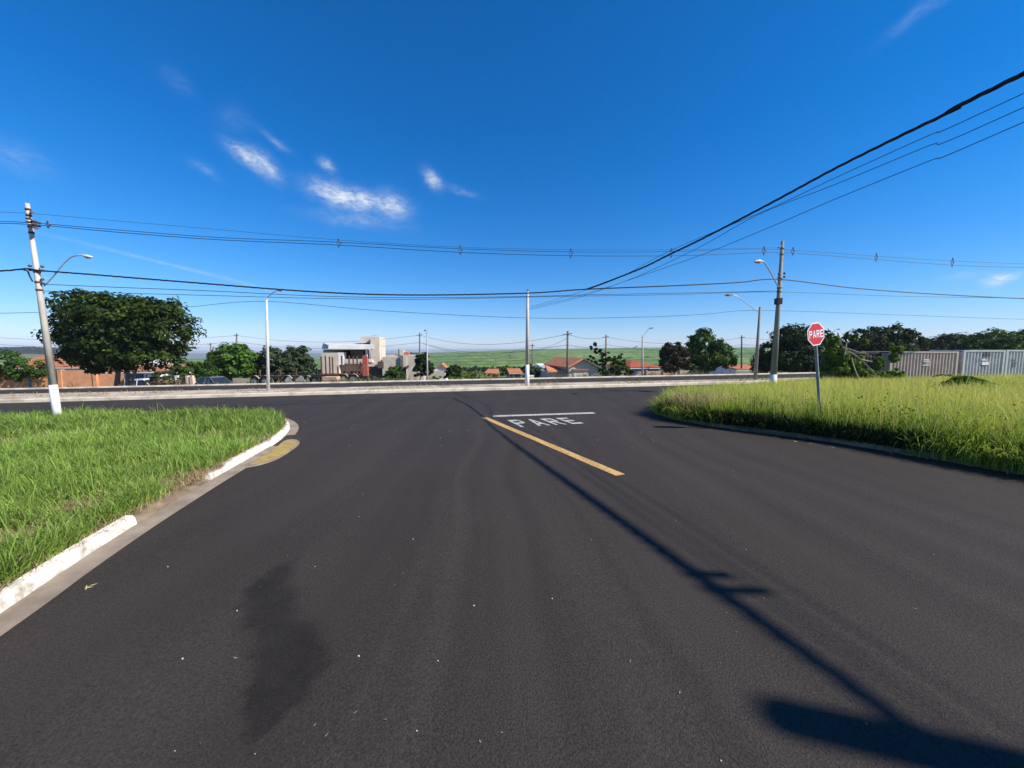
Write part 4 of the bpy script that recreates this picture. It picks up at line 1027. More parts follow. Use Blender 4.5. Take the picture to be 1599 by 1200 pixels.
top_mess = [(-120, 329), (0, 333), (61, 336), (200, 348), (330, 359), (533, 376.5), (720, 387.5), (890, 391), (1045, 391), (1140, 389.5), (1211, 388)]
hv_a = [(-120, 347), (0, 349.5), (60, 351.5), (200, 363), (350, 374), (533, 381), (720, 391), (890, 395.5), (1045, 395), (1140, 391.5), (1220, 392), (1362, 402), (1480, 409), (1599, 414), (1720, 417)]
hv_b = [(-120, 350), (0, 353), (72, 355.5), (200, 367), (350, 378), (533, 386), (720, 397), (890, 402), (1045, 402), (1140, 399), (1220, 397), (1362, 407.5), (1480, 416), (1599, 420), (1720, 422)]
wire('faint topmost messenger wire reaching the bracket of the leaning pole', P(top_mess, .1), .005)
wire('upper conductor of the high voltage line between both concrete poles', P(hv_a, .2), .009)
wire('lower conductor of the high voltage line between both concrete poles', P(hv_b, .25), .010)
mult = [(-120, 425), (0, 424.5), (47, 421), (70, 424), (150, 430), (300, 442), (500, 457), (650, 461.5), (824, 458.5), (915, 452.5), (1050, 447), (1150, 442), (1214, 437), (1330, 450.5), (1450, 459.5), (1599, 467), (1720, 470)]
wire('thick twisted cable strung below the high voltage line along the avenue', P(mult, .08), .024, twist=True)
wire('upper thin telephone wire below the thick twisted cable', P([(68, 444.5), (200, 450), (330, 455), (500, 463), (650, 465.5), (824, 463.5), (915, 461), (1050, 458.5), (1214, 455)], .05), .010)
wire('lower thin telephone wire passing behind the crown of the big tree', P([(69, 455), (200, 458.5), (330, 462), (500, 466.5), (650, 468), (824, 464.5), (915, 462.8), (1050, 460.5), (1214, 456.5), (1400, 463), (1599, 466)], .03), .009)
# median feed
def mline(px, py): q = vp(px, py, b1, b3); return Vector(q)
wire('single thin wire linking the lamp posts of the median', [mline(*p) for p in ((-120, 491), (0, 489.5), (100, 487), (200, 484), (290, 480), (416, 471), (600, 486), (830, 497), (1000, 495.5), (1100, 491), (1187, 485), (1400, 492), (1599, 499), (1700, 500))], .012)
# cables that cross the street towards the pole behind the camera
J = onp(915, 452.5, .08)
def sline(px, py, A=J, B=P0): return Vector(vp(px, py, A, B))
thick = [J] + [sline(*p) for p in ((940, 443.5), (1000, 420), (1045, 398), (1100, 371.5), (1200, 319.5), (1300, 265.5), (1400, 215.5), (1500, 167), (1599, 115))]
thick.append(Vector((12.5, -1.1, 8.2)))
tc1 = wire('very thick black cable sweeping over the street to the picture corner', thick, lambda f: .026 + .034 * max(0.0, min(1.0, (f - .42) / .3)), twist=True, sm=5)  # thickened out of view to widen the cable's shadow on the road
shx, shy = SUN_DIR.x / SUN_DIR.z, SUN_DIR.y / SUN_DIR.z
pth = smooth_path(thick, 30)
for px, py, ox, sz in ((1134, 899, .10, .2), (1174, 921, .16, .26)):
    g0 = gp(px, py); best = min(pth, key=lambda p: (p.x - shx * p.z - g0[0]) ** 2 + (p.y - shy * p.z - g0[1]) ** 2)
    MB().tube([best + Vector((-sz + ox, 0, .02)), best + Vector((-sz * .8 + ox, 0, 0)), best + Vector((sz * .8 + ox, 0, -.02)), best + Vector((sz + ox, 0, -.03))], [.03, .062, .062, .03], 8).build('shadow_knot', 'black', tc1, True)  # unseen lumps added on the cable to cast the knots in its shadow
B2 = Vector(b2)
for lab, pts_, ze in (('topmost of three thin wires below the very thick street cable', [(826, 480), (880, 464.5), (960, 437), (1045, 392.5), (1200, 327), (1300, 280), (1450, 212), (1599, 146)], 8.0),
                      ('middle of three thin wires below the very thick street cable', [(826, 482), (890, 466), (975, 440), (1083, 391), (1183, 336), (1300, 290), (1450, 228), (1599, 168)], 7.9),
                      ('bottom of three thin wires below the very thick street cable', [(826, 484), (900, 466), (975, 440), (1091, 400), (1200, 356), (1300, 313), (1450, 252), (1599, 191)], 7.7)):
    q = [sline(a, b_, B2, P0) for a, b_ in pts_] + [Vector((12.5, -1.1, ze))]
    wire(lab, q, .0075, sm=5)
FW = 'thin wires between the far utility poles'


def span(a, b_, sag, label, r_=.016):
    a = Vector(a); b_ = Vector(b_); wire(label, [a.lerp(b_, t) - Vector((0, 0, sag * 4 * t * (1 - t))) for t in (0, .25, .5, .75, 1)], r_, sm=3, group=FW)


lx = at(-60, 520, 50)
for i, dz in enumerate((.1, -.9)):
    nm = ('upper', 'lower')[i]; d3 = Vector((0, 0, -dz - .1))
    D_ = lambda e: Vector(e) + Vector((0, 0, -.3 - (0 if i == 0 else .9)))
    span(D_(lx), D_(e369), .8, f'{nm} far wire running behind the big tree to the pole over the round tree')
    span(D_(e369), D_(e655), .9, f'{nm} far wire passing above the two storey house')
    span(D_(e655), D_(e886), 1.0, f'{nm} far wire crossing the cane field to the wooden pole')
    span(D_(e886), D_(e946), .3, f'{nm} far wire between the wooden pole and the weathered pole')
    span(D_(e946), D_(e1158), .8, f'{nm} far wire behind the lamp post with raised arm')
    span(D_(e1158), Vector(at(1500, 520, 56)), .9, f'{nm} far wire running behind the dense dark trees')
span(Vector(e886) + Vector((0, 0, -.6)), Vector(e831) + Vector((0, 0, -.4)), .5, 'slanting far wire from the wooden pole down to the valley')
span(Vector(e831) + Vector((0, 0, -.2)), Vector(e655) + Vector((0, 0, -1.2)), 1.6, 'lowest far wire sagging in front of the blue hills')
# cable spacers hung on the high voltage line
SP = 'spacers hung on the high voltage line'
spl = {533: 'spacer on the high voltage line above the two storey house', 720: 'spacer on the high voltage line above the thin lamp post', 890: 'spacer on the high voltage line above the wooden pole',
       1045: 'spacer where the very thick street cable passes the high voltage line', 1188: 'first spacer just before the tall concrete pole', 1233: 'spacer just past the tall concrete pole', 1362: 'spacer above the wide black green tree', 1480: 'spacer above the gap between containers', 1597: 'spacer at the picture edge above the grey container',
       88: 'pale spacer cluster beside the top of the leaning pole'}
for px, lab in spl.items():
    ya = np.interp(px, [a for a, _ in hv_a], [b_ for _, b_ in hv_a]); yb = np.interp(px, [a for a, _ in hv_b], [b_ for _, b_ in hv_b])
    s_ = 1.0; a = onp(px, ya - 4, .2); b_ = onp(px, yb + 2, .24); c = (a + b_) / 2
    o = thing('cable_spacer', lab, 'cable spacer', c, SP)
    h_ = (a.z - b_.z) / 2
    mb = MB()
    for sx in (-1, 1):
        mb.tube([c + Vector((0, 0, h_)), c + Vector((sx * .06, .02, 0)), c + Vector((0, 0, -h_))], .014, 5)
    mb.build('frame', 'spacer', o)
    for q in (c + Vector((0, 0, h_)), c + Vector((.06, 0, .0)), c + Vector((0, 0, -h_))): MB().ball(q, (.032, .032, .032), 6, 4).build('clamp', 'ins', o)

# ------------------------------------------------------------------ stop sign
sb = gp(1284, 677); SY = sb[1]
sc = at(1274, 522, SY); R8 = 17.6 * SY / 600
sg = thing('stop_sign', 'red octagonal PARE stop sign on a grey post in tall grass', 'stop sign', (sb[0], sb[1], sb[2] + .05))
th = math.radians(17); tx_ = Vector((math.cos(th), math.sin(th), 0)); nx_ = Vector((math.sin(th), -math.cos(th), 0)); uz = (Vector(at(1273.2, 505, SY)) - Vector(at(1275, 539, SY))).normalized()
tx_ = (tx_ - uz * tx_.dot(uz)).normalized(); nx_ = uz.cross(tx_) * -1
if nx_.y > 0: nx_ = -nx_
scv = Vector(sc)
mb = MB(); mb.tube([Vector((sb[0], SY + .03, sb[2])), Vector(at(1274.6, 520, SY)) - nx_ * .035], .035, 8); mb.build('post', 'signpost', sg)


def oct_(r_, z_, zb=None):
    v = []
    for k in range(8):
        a = math.pi / 8 + k * math.pi / 4; v.append(scv + tx_ * r_ * math.cos(a) + uz * r_ * math.sin(a) + nx_ * z_)
    return v


def plate(r_, z0, z1):
    a, b_ = oct_(r_, z0), oct_(r_, z1); return MB().add(a + b_, [tuple(range(8, 16)), tuple(reversed(range(8)))] + [(i, (i + 1) % 8, 8 + (i + 1) % 8, 8 + i) for i in range(8)])


R_ = R8 / math.cos(math.pi / 8)
plate(R_, -.003, .003).build('plate_border', 'sign_white', sg)
plate(R_ * .905, .003, .006).build('plate_face', 'red', sg)
plate(R_ * .99, -.006, -.003).build('plate_back', 'metal', sg)
lw, lh = R8 * 1.66, R8 * .66
for ch, mb in word(lambda u, v: tuple(scv + tx_ * (u - .5) * lw + uz * (v - .5) * lh + nx_ * .009), .2): mb.build('letter', 'sign_white', sg)
for k in (-.12, .12): q = scv + uz * k - nx_ * .02; MB().tube([q - tx_ * .06, q + tx_ * .06], .012, 5).build('bracket', 'metal', sg)

# ------------------------------------------------------------------ buildings


AV = math.atan(KF)                          # buildings stand square to the avenue


def pbox(mb, x0, x1, y0, y1, Y0, Y1, zb=None):
    """box whose front face at distance Y0 spans the given pixels"""
    a = at(x0, y1, Y0); b_ = at(x1, y0, Y0)
    return mb.box(a[0], b_[0], Y0, Y1, a[2] if zb is None else zb, b_[2])


def win(parent, x0, x1, y0, y1, Y, pm='dark', fm='greywall', t=.05):
    a = at(x0, y1, Y); b_ = at(x1, y0, Y)
    mb = MB(); w = .07
    for q in ((a[0], a[0] + w, a[2] + w, b_[2] - w), (b_[0] - w, b_[0], a[2] + w, b_[2] - w), (a[0], b_[0], a[2], a[2] + w), (a[0], b_[0], b_[2] - w, b_[2])):
        mb.box(q[0], q[1], Y - t, Y - .003, q[2], q[3])
    f_ = mb.build('window', fm, parent)
    MB().box(a[0] + w, b_[0] - w, Y - .02, Y - .004, a[2] + w, b_[2] - w).build('pane', pm, f_)


def slab(mb, pts, th_=.12):
    """thick roof plane from four points (counter-clockwise from below)"""
    p = [Vector(q) for q in pts]; nrm = (p[1] - p[0]).cross(p[-1] - p[0]).normalized()
    if nrm.z < 0: nrm = -nrm
    a = [q - nrm * th_ for q in p]; k = len(p)
    mb.add(a + p, [tuple(range(k, 2 * k)), tuple(reversed(range(k)))] + [(i, (i + 1) % k, k + (i + 1) % k, k + i) for i in range(k)])


def house(name, label, px0, px1, Y, depth, eave_py, ridge_py, wall, roof, style='gable_x', rx=None, over=.35, group='low houses below the avenue'):
    """single storey house: px0..px1 front wall, ridge along x (gable_x), along y (gable_y) or hipped"""
    a = at(px0, eave_py, Y); b_ = at(px1, eave_py, Y); ze = a[2]; zr = at(px0, ridge_py, Y + (depth / 2 if style != 'gable_y' else 0))[2]
    x0, x1 = a[0], b_[0]; zb = min(tz(x0, Y), tz(x1, Y), tz(x0, Y + depth), tz(x1, Y + depth)) - .2
    h_ = thing(name, label, 'house', ((x0 + x1) / 2, Y, zb), group)
    MB().box(x0, x1, Y, Y + depth, zb, ze - .02).build('wall', wall, h_)
    X0, X1, Y0, Y1 = x0 - over, x1 + over, Y - over, Y + depth + over; ym = Y + depth / 2
    mb = MB()
    if style == 'gable_x':
        slab(mb, [(X0, Y0, ze), (X1, Y0, ze), (X1, ym, zr), (X0, ym, zr)]); slab(mb, [(X1, Y1, ze), (X0, Y1, ze), (X0, ym + .004, zr), (X1, ym + .004, zr)])
        mb.build('roof', roof, h_)
        mg = MB()
        for x in (x0 + .01, x1 - .01): mg.add([(x, Y, ze - .02), (x, Y + depth, ze - .02), (x, ym, zr - .15)], [(0, 1, 2)])
        mg.build('gable', wall, h_)
    elif style == 'hip':
        ins = depth / 2; r0, r1 = X0 + ins, X1 - ins
        if r1 < r0: r0 = r1 = (X0 + X1) / 2
        slab(mb, [(X0, Y0, ze), (X1, Y0, ze), (r1, ym, zr), (r0, ym, zr)]); slab(mb, [(X1, Y1, ze), (X0, Y1, ze), (r0, ym, zr), (r1, ym, zr)])
        slab(mb, [(X0, Y1, ze), (X0, Y0, ze), (r0, ym, zr)]); slab(mb, [(X1, Y0, ze), (X1, Y1, ze), (r1, ym, zr)])
        mb.build('roof', roof, h_)
    else:
        xm = at(rx, ridge_py, Y)[0] if rx else (x0 + x1) / 2
        slab(mb, [(X0, Y1, ze), (X0, Y0, ze), (xm, Y0, zr), (xm, Y1, zr)]); slab(mb, [(X1, Y0, ze), (X1, Y1, ze), (xm + .004, Y1, zr), (xm + .004, Y0, zr)])
        mb.build('roof', roof, h_)
        MB().add([(x0, Y + .01, ze - .02), (x1, Y + .01, ze - .02), (xm, Y + .01, zr - .15)], [(0, 1, 2)]).build('gable', wall, h_)
    # trim board under the eave
    MB().box(X0 + .05, X1 - .05, Y - over + .02, Y - over + .05, ze - .2, ze - .1).build('fascia', 'white', h_)
    h_.rotation_euler.z = AV
    return h_


# low brick wall, far left
bw = thing('brick_wall', 'long low orange brick wall behind the far kerb', 'wall', tuple(at(120, 603, 37)))
MB().hexa([at(-90, 612, 37), at(143.8, 606, 37), at(143.8, 606, 37.2), at(-90, 612, 37.2), at(-90, 580, 37), at(143.8, 578, 37), at(143.8, 578.3, 37.2), at(-90, 580.3, 37.2)]).build('wall_panel', 'brick', bw)
MB().hexa([at(144.2, 606, 37.1), at(194, 605, 37.1), at(194, 605, 37.3), at(144.2, 606, 37.3), at(144.2, 583.2, 37.1), at(194, 582.5, 37.1), at(194, 582.8, 37.3), at(144.2, 583.5, 37.3)]).build('wall_panel', 'brick', bw)
for px in (-40, 5, 50, 96, 143.8, 193): pbox(MB(), px - 1.2, px + 1.2, 577.5 if px < 144 else 582, 606, 36.93, 37.34).build('pillar', 'brick', bw)
bw.rotation_euler.z = AV
tr = at(46, 603, 29.6)
stp = thing('tree_stump', 'pale short cut tree stump at the far kerb before the brick wall', 'stump', (tr[0], tr[1], tz(tr[0], tr[1])))
MB().tube([(tr[0], tr[1], tz(tr[0], tr[1]) - .05), tuple(at(46, 596, 29.6)), tuple(at(46.5, 592.5, 29.6))], [.11, .10, .15], 8).build('stump_wood', 'bark_pale', stp)

house('house', 'long terracotta roofed house behind the brick wall', 20, 122, 45, 9, 573, 556, 'beige', 'terracotta', 'gable_x')
hb = house('house', 'white gabled house half hidden by the big tree', 128, 178, 47, 10, 573, 557, 'white', 'greyroof', 'gable_y', rx=147)
house('house', 'low lean terracotta roof in front of the white gable', 141, 183, 41, 4, 580, 571, 'beige', 'terracotta', 'gable_x')
hc = house('house', 'white walled house with slate blue gate behind the big tree', 196, 246, 36, 7, 579, 570, 'white', 'terracotta', 'gable_x')
a = at(206, 600, 36); b_ = at(224, 584.5, 36); MB().box(a[0], b_[0], 35.94, 35.99, a[2] - .3, b_[2]).build('gate', 'bluegate', hc)
win(hc, 226.5, 230.5, 584, 592, 36, 'bluegate', 'white')
hd = house('house', 'house with orange hip roof right of the white walled house', 241, 276, 39, 6, 583, 572.5, 'white', 'terracotta', 'hip')
he = house('house', 'pale house with flat grey sheet roof behind the orange hip roof', 250, 270, 48, 6, 576, 569.5, 'white', 'greyroof', 'gable_x')
# white gateposts and brown gate
gpst = thing('gateway', 'white gateposts with brown panel gate below the small open tree', 'gate', tuple(at(286, 605, 37)))
for x0, x1 in ((274, 277.5), (290.8, 292.6), (297, 300)):
    pbox(MB(), x0, x1, 587, 608, 36.7, 37.1).build('gatepost', 'white' if x0 < 280 else 'pink', gpst)
pbox(MB(), 278.7, 290.6, 588, 608, 36.85, 36.95).build('gate_panel', 'gate', gpst)

# two storey house
YB = 48.0; zb = tz(at(550, 590, YB)[0], YB) - .3
h2 = thing('two_storey_house', 'unfinished beige two storey house with white canopy and tower', 'house', (*at(550, 590, YB)[:2], zb))
mb = MB(); pbox(mb, 511, 533.5, 546, 570, YB + 1.6, YB + 8); pbox(mb, 533.7, 580, 561.2, 580, YB + .3, YB + .5); mb.build('wall', 'beige', h2)
mb = MB(); pbox(mb, 579.5, 590.5, 526.5, 600, YB, YB + 4); mb.build('right_wall', 'beige', h2)
mb = MB(); pbox(mb, 564.5, 589, 526, 536, YB + 1.2, YB + 4); mb.build('tower', 'beige', h2)
MB().hexa([at(512, 545, YB - 1.2), at(580.5, 545, YB - 1.2), at(580.5, 545, YB + 4), at(512, 545, YB + 4), at(513, 539.5, YB - 1.0), at(580.5, 538.5, YB - 1.0), at(580.5, 536, YB + 4), at(514, 536, YB + 4)]).build('canopy', 'canopy', h2)
mb = MB(); pbox(mb, 533.8, 580.8, 546, 575, YB + 3.5, YB + 3.7); mb.build('recess_wall', 'render', h2)
for x0, x1 in ((541, 553), (573, 579.5)): pbox(MB(), x0, x1, 548, 562, YB + 3.38, YB + 3.49).build('balcony_door', 'dark', h2)
pbox(MB(), 569, 571, 545.2, 561, YB - .6, YB - .35).build('column', 'white', h2)
mb = MB(); pbox(mb, 535.5, 580.5, 561, 566.5, YB - .9, YB - .75); mb.build('balcony_parapet', 'beige', h2)
mb = MB(); pbox(mb, 535.5, 580.5, 566.6, 568.3, YB - .9, YB + 3.4); mb.build('balcony_slab', 'render', h2)
pbox(MB(), 572.5, 577.5, 562.3, 566, YB - 1.3, YB - .92).build('air_conditioner', 'white', h2)
mb = MB(); pbox(mb, 504.5, 527.5, 551, 600, YB - 1.0, YB + 1.4); mb.build('garage_block', 'beige', h2)
pbox(MB(), 528, 535, 550.5, 570, YB - .95, YB + .2).build('white_pillar', 'white', h2)
mb = MB(); pbox(mb, 527.8, 573.5, 569, 600, YB + .6, YB + .9); mb.build('lower_wall', 'brick', h2)
for x0, x1 in ((530, 541), (546, 556), (560, 568)): pbox(MB(), x0, x1, 572, 584, YB + .5, YB + .595).build('opening', 'dark', h2)
mb = MB(); pbox(mb, 573.8, 598, 573, 600, YB - 1.2, YB - 1.1); mb.build('gate', 'gate', h2)
mb = MB(); pbox(mb, 570, 598, 569.5, 572.8, YB - 1.3, YB - .3); mb.build('gate_lintel', 'beige', h2)
mb = MB()
for px in (582, 584.5, 587, 589.5): mb.tube([at(px, 526, YB + 1.5), at(px, 524, YB + 1.5)], .03, 4)
mb.tube([at(581.5, 524, YB + 1.5), at(590, 524, YB + 1.5)], .04, 4); mb.build('rail', 'greyroof', h2)

# grey block house
YG = 46.0
h3 = thing('block_house', 'grey rendered flat roofed block house with rooftop tank', 'house', (*at(628, 590, YG)[:2], tz(at(628, 590, YG)[0], YG) - .3))
mb = MB(); pbox(mb, 599, 634, 558, 602, YG, YG + 5); pbox(mb, 634.2, 660, 556.5, 602, YG + .3, YG + 5.3); mb.build('wall', 'render', h3)
mb = MB(); pbox(mb, 609, 658, 554.5, 558, YG + 3, YG + 5.6); mb.build('upper_parapet', 'render', h3)
pbox(MB(), 624.5, 628.5, 556, 576, YG - .25, YG - .01).build('buttress', 'kerb_dark', h3)
pbox(MB(), 626, 634, 573.5, 602, YG - .06, YG - .005).build('doorway', 'dark', h3)
pbox(MB(), 634.5, 637, 571, 574, YG - .4, YG + .25).build('door_canopy', 'gate', h3)
pbox(MB(), 590.5, 598.7, 565, 575, YG - .3, YG + 5).build('passage_roof', 'gate', h3)
h2.rotation_euler.z = AV
tk = pbox(MB(), 630, 637, 546.5, 554.3, YG + 4, YG + 5.2).build('water_tank', 'greywall', h3)
pbox(MB(), 629, 629.8, 545, 555, YG + 3.8, YG + 3.95).build('vent_pipe', 'dark', h3)
pbox(MB(), 638, 645, 550.5, 554.3, YG + 4.2, YG + 5.5).build('tank_base', 'redsteel', h3)
pbox(MB(), 640, 643.5, 550, 550.3, YG + 4.4, YG + 5.0).build('tank_lid', 'greywall', h3)

h3.rotation_euler.z = AV
house('house', 'little house with orange roof plane and white gable near the dark shrub', 677, 697, 62, 7, 578, 568, 'white', 'terracotta', 'gable_y', rx=689.5)
MBw = pbox(MB(), 666, 695, 579, 590, 57, 57.25); lw_ = MBw.build('boundary_wall', 'beige'); tag(lw_, 'pale boundary wall in front of the little orange roofed house', 'wall')
sh = thing('open_shed', 'small open shed with orange tiled roof in the valley', 'shed', (*at(768, 590, 78)[:2], tz(at(768, 590, 78)[0], 78)))
mb = MB(); slab(mb, [at(756, 582.5, 77), at(780, 584, 77), at(779, 576.3, 81), at(762, 576.3, 81)], .15); mb.build('roof', 'terracotta', sh)
for px in (758, 767, 778): MB().tube([at(px, 583, 77.2), at(px, 597, 77.2)], .09, 5).build('post', 'bark_pale', sh)
mb = MB(); pbox(mb, 769, 778, 586, 598, 79, 80); mb.build('back_wall', 'rust', sh)
sh2 = house('house', 'low house with faded orange roof and blue walls by the median post', 797, 813, 74, 6, 582.5, 575.5, 'bluetarp', 'terracotta', 'gable_x')
tag(pbox(MB(), 842, 872, 571, 578.5, 64, 74).build('warehouse', 'white'), 'long low white sheet roofed warehouse left of the gabled house', 'building')
tag(pbox(MB(), 826, 834, 587, 594, 40, 41).build('utility_box', 'white'), 'white box behind the foot of the median post', 'box')

# gabled house right of centre
YH = 42.0
hg = thing('gabled_house', 'grey walled house with dark gable and orange side roof', 'house', (*at(905, 590, YH)[:2], tz(at(905, 590, YH)[0], YH) - .3))
A_ = {k: at(*v, YH) for k, v in dict(l=(888, 571), a=(908.5, 561), r=(934, 573.5), lb=(888, 604), rb=(936, 604)).items()}
dpt = np.array([0, 10.0, 0])
front = [A_['lb'], A_['rb'], A_['r'] + [.1, 0, 0], A_['a'], A_['l']]
MB().add(front + [p + dpt for p in front], [(0, 1, 2, 3, 4), (9, 8, 7, 6, 5)] + [(i, (i + 1) % 5, 5 + (i + 1) % 5, 5 + i) for i in range(5)]).build('wall', 'greywall', hg)
fo = np.array([0, -.5, .12])
mb = MB(); slab(mb, [A_['l'] + fo + [-.4, 0, -.28], A_['a'] + fo, A_['a'] + fo + dpt, A_['l'] + fo + dpt + [-.4, 0, -.28]], .14); mb.build('roof', 'terracotta_sunlit', hg)
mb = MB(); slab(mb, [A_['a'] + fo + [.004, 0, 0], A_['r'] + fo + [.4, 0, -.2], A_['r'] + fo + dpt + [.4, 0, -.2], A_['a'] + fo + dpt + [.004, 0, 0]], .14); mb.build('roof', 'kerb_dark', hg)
mb = MB(); slab(mb, [at(856, 579.5, YH + 1), at(888.5, 579.5, YH + 1), at(888.5, 570, YH + 7), at(866, 571, YH + 7)], .14); mb.build('side_roof', 'terracotta_sunlit', hg)
mb = MB(); pbox(mb, 857, 887.8, 579.8, 604, YH + 1.4, YH + 9); mb.build('side_wall', 'greywall', hg)
pbox(MB(), 894.5, 919, 578.5, 590, YH - .05, YH - .005).build('blind_panel', 'beige', hg)
pbox(MB(), 894, 919.5, 576.5, 578.3, YH - .25, YH - .005).build('tile_ledge', 'terracotta', hg)

hg.rotation_euler.z = AV * 1.3
house('hip_house', 'pink house with dark orange hip roof behind its wall', 985, 1032, 47, 8, 573.5, 562, 'pink', 'terracotta_dark', 'hip')
pw = thing('boundary_wall', 'long pink plastered boundary wall behind the lamp post with raised arm', 'wall', tuple(at(1030, 592, 43)))
MB().hexa([at(960, 600, 43), at(1106, 596, 43), at(1106, 596, 43.2), at(960, 600, 43.2), at(960, 581, 43), at(1106, 578, 43), at(1106, 578.3, 43.2), at(960, 581.3, 43.2)]).build('wall_panel', 'pink', pw)
for px in (961, 984, 1010, 1036, 1062, 1084, 1105): pbox(MB(), px - 1, px + 1, 578.5, 598, 42.92, 43.3).build('pillar', 'pink', pw)
house('house', 'low house with orange roof between the feathery and dense trees', 1150, 1194, 50, 7, 576.5, 569, 'white', 'terracotta', 'gable_x')
tag(pbox(MB(), 1148, 1201, 579, 592, 46, 46.2).build('boundary_wall', 'greywall'), 'pale wall below the low orange roof between two trees', 'wall')
tag(MB().hexa([at(1308, 566, 23), at(1326, 566, 23), at(1326, 566, 24.5), at(1308, 566, 24.5), at(1312, 561, 24), at(1320, 561, 24), at(1320, 561, 24.4), at(1312, 561, 24.4)]).build('shed_roof', 'terracotta'), 'scrap of red roof showing through the wild shrub', 'roof')

# picket fence beside the trailers
pf = thing('picket_fence', 'short weathered picket fence under the bright green round tree', 'fence', tuple(at(376, 602, 39)))
for k in range(9):
    px = 364 + k * 3.1; pbox(MB(), px, px + 2.2, 591 + random.uniform(-.5, .5), 606, 39, 39.05).build('picket', 'render', pf)
pbox(MB(), 363, 393, 594.5, 595.3, 39.06, 39.12).build('rail', 'render', pf)

# ------------------------------------------------------------------ containers


def container(label, x0, x1, y0, Y, m_, marks=()):
    a = at(x0, 548, Y); b_ = at(x1, 548, Y); z1 = at(x0, y0, Y)[2]; z0 = TX * a[0] + .1; X0, X1 = a[0], b_[0]; W_ = 1.85
    o = thing('shipping_container', label, 'shipping container', ((X0 + X1) / 2, Y, z0), 'shipping containers beyond the tall grass')
    # corrugated long side and end
    def corr(p0, p1, inward):
        p0, p1 = Vector(p0), Vector(p1); d = p1 - p0; L_ = d.length; d.normalize(); k = int(L_ / .205); st = L_ / k; mb = MB(); pr = []
        for i in range(k):
            for (t, dd) in ((0, 0), (.30, 0), (.45, 1), (.85, 1)): pr.append(p0 + d * st * (i + t) + inward * .05 * dd)
        pr.append(p1); n_ = len(pr)
        mb.v = [(p.x, p.y, z0 + .14) for p in pr] + [(p.x, p.y, z1 - .1) for p in pr]
        mb.f = [(i, i + 1, n_ + i + 1, n_ + i) for i in range(n_ - 1)]; return mb
    corr((X0 + .12, Y + .03, 0), (X1 - .12, Y + .03, 0), Vector((0, 1, 0))).build('side_panel', m_, o)
    corr((X1 - .12, Y + W_ - .03, 0), (X0 + .12, Y + W_ - .03, 0), Vector((0, -1, 0))).build('side_panel', m_, o)
    corr((X0 + .03, Y + W_ - .12, 0), (X0 + .03, Y + .12, 0), Vector((1, 0, 0))).build('end_panel', m_, o)
    corr((X1 - .03, Y + .12, 0), (X1 - .03, Y + W_ - .12, 0), Vector((-1, 0, 0))).build('end_panel', m_, o)
    MB().box(X0 + .01, X1 - .01, Y + .01, Y + W_ - .01, z1 - .05, z1 - .01).build('roof', m_, o)
    for x in (X0, X1 - .12):
        for y in (Y, Y + W_ - .12): MB().box(x, x + .12, y, y + .12, z0, z1).build('corner_post', m_, o)
    for y in (Y + .004, Y + W_ - .104):
        MB().box(X0 + .12, X1 - .12, y, y + .1, z1 - .1, z1 - .003).build('top_rail', m_, o); MB().box(X0 + .12, X1 - .12, y, y + .1, z0, z0 + .14).build('bottom_rail', m_, o)
    for (mx0, mx1, my0, my1, mm) in marks:
        p = at(mx0, my1, Y); q = at(mx1, my0, Y); MB().box(p[0], q[0], Y - .004, Y + .016, p[2], q[2]).build('marking', mm, o)
    o.rotation_euler.z = AV * .5; o.location.y += math.tan(AV * .5) * (o.location.x - 24)
    return o


YC = 23.0
container('faded pink corrugated container left of the grey ones', 1389, 1504, 549, YC, 'cont_pink',
          [(1444, 1453, 561.2, 562.3, 'sign_white'), (1443, 1454, 563.8, 565, 'sign_white'), (1444, 1453.5, 566.8, 567.6, 'sign_white'), (1442, 1454, 570, 571.2, 'sign_white'), (1444.5, 1446.5, 566, 569.5, 'kerb_dark'), (1449, 1452, 559.5, 560.6, 'kerb_dark')])
container('pale blue grey corrugated container with white label', 1512.5, 1584.5, 547, YC, 'cont_grey',
          [(1543, 1550, 561.5, 563.5, 'sign_white'), (1543, 1555, 566, 570.5, 'sign_white'), (1546, 1549, 551, 558.5, 'kerb_dark'), (1551, 1554.5, 550, 558, 'kerb_dark'), (1544, 1553, 571.3, 572, 'kerb_dark'), (1556, 1558.5, 552, 557, 'kerb_dark')])
container('pale container with dark stencils at the picture edge', 1586.5, 1690, 546.5, YC, 'cont_pale',
          [(1596, 1602, 562, 564, 'kerb_dark'), (1597, 1604, 567, 568.5, 'kerb_dark'), (1596, 1600, 571, 573.5, 'kerb_dark')])
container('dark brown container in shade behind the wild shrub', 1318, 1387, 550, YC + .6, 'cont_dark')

# ------------------------------------------------------------------ vehicles


def ring_wheel(parent, c, r_, w, axis=(0, 1, 0)):
    c = Vector(c); mb = MB(); n_ = 18
    prof = [(r_ * .62, -w / 2), (r_ * .95, -w / 2), (r_, -w * .3), (r_, w * .3), (r_ * .95, w / 2), (r_ * .62, w / 2)]
    for i in range(n_):
        a = 2 * math.pi * i / n_
        for (rr, o_) in prof: mb.v.append((c.x + rr * math.cos(a), c.y + o_, c.z + rr * math.sin(a)))
    k = len(prof)
    for i in range(n_):
        for j in range(k):
            a = i * k + j; b_ = i * k + (j + 1) % k; c2 = ((i + 1) % n_) * k; mb.f.append((a, b_, c2 + (j + 1) % k, c2 + j))
    wh = mb.build('wheel', 'black', parent)
    mb = MB(); mb.tube([c - Vector((0, w * .35, 0)), c + Vector((0, w * .35, 0))], r_ * .62, 14); mb.tube([c - Vector((0, w * .45, 0)), c - Vector((0, w * .34, 0))], r_ * .2, 8)
    mb.build('rim', 'metal', wh)


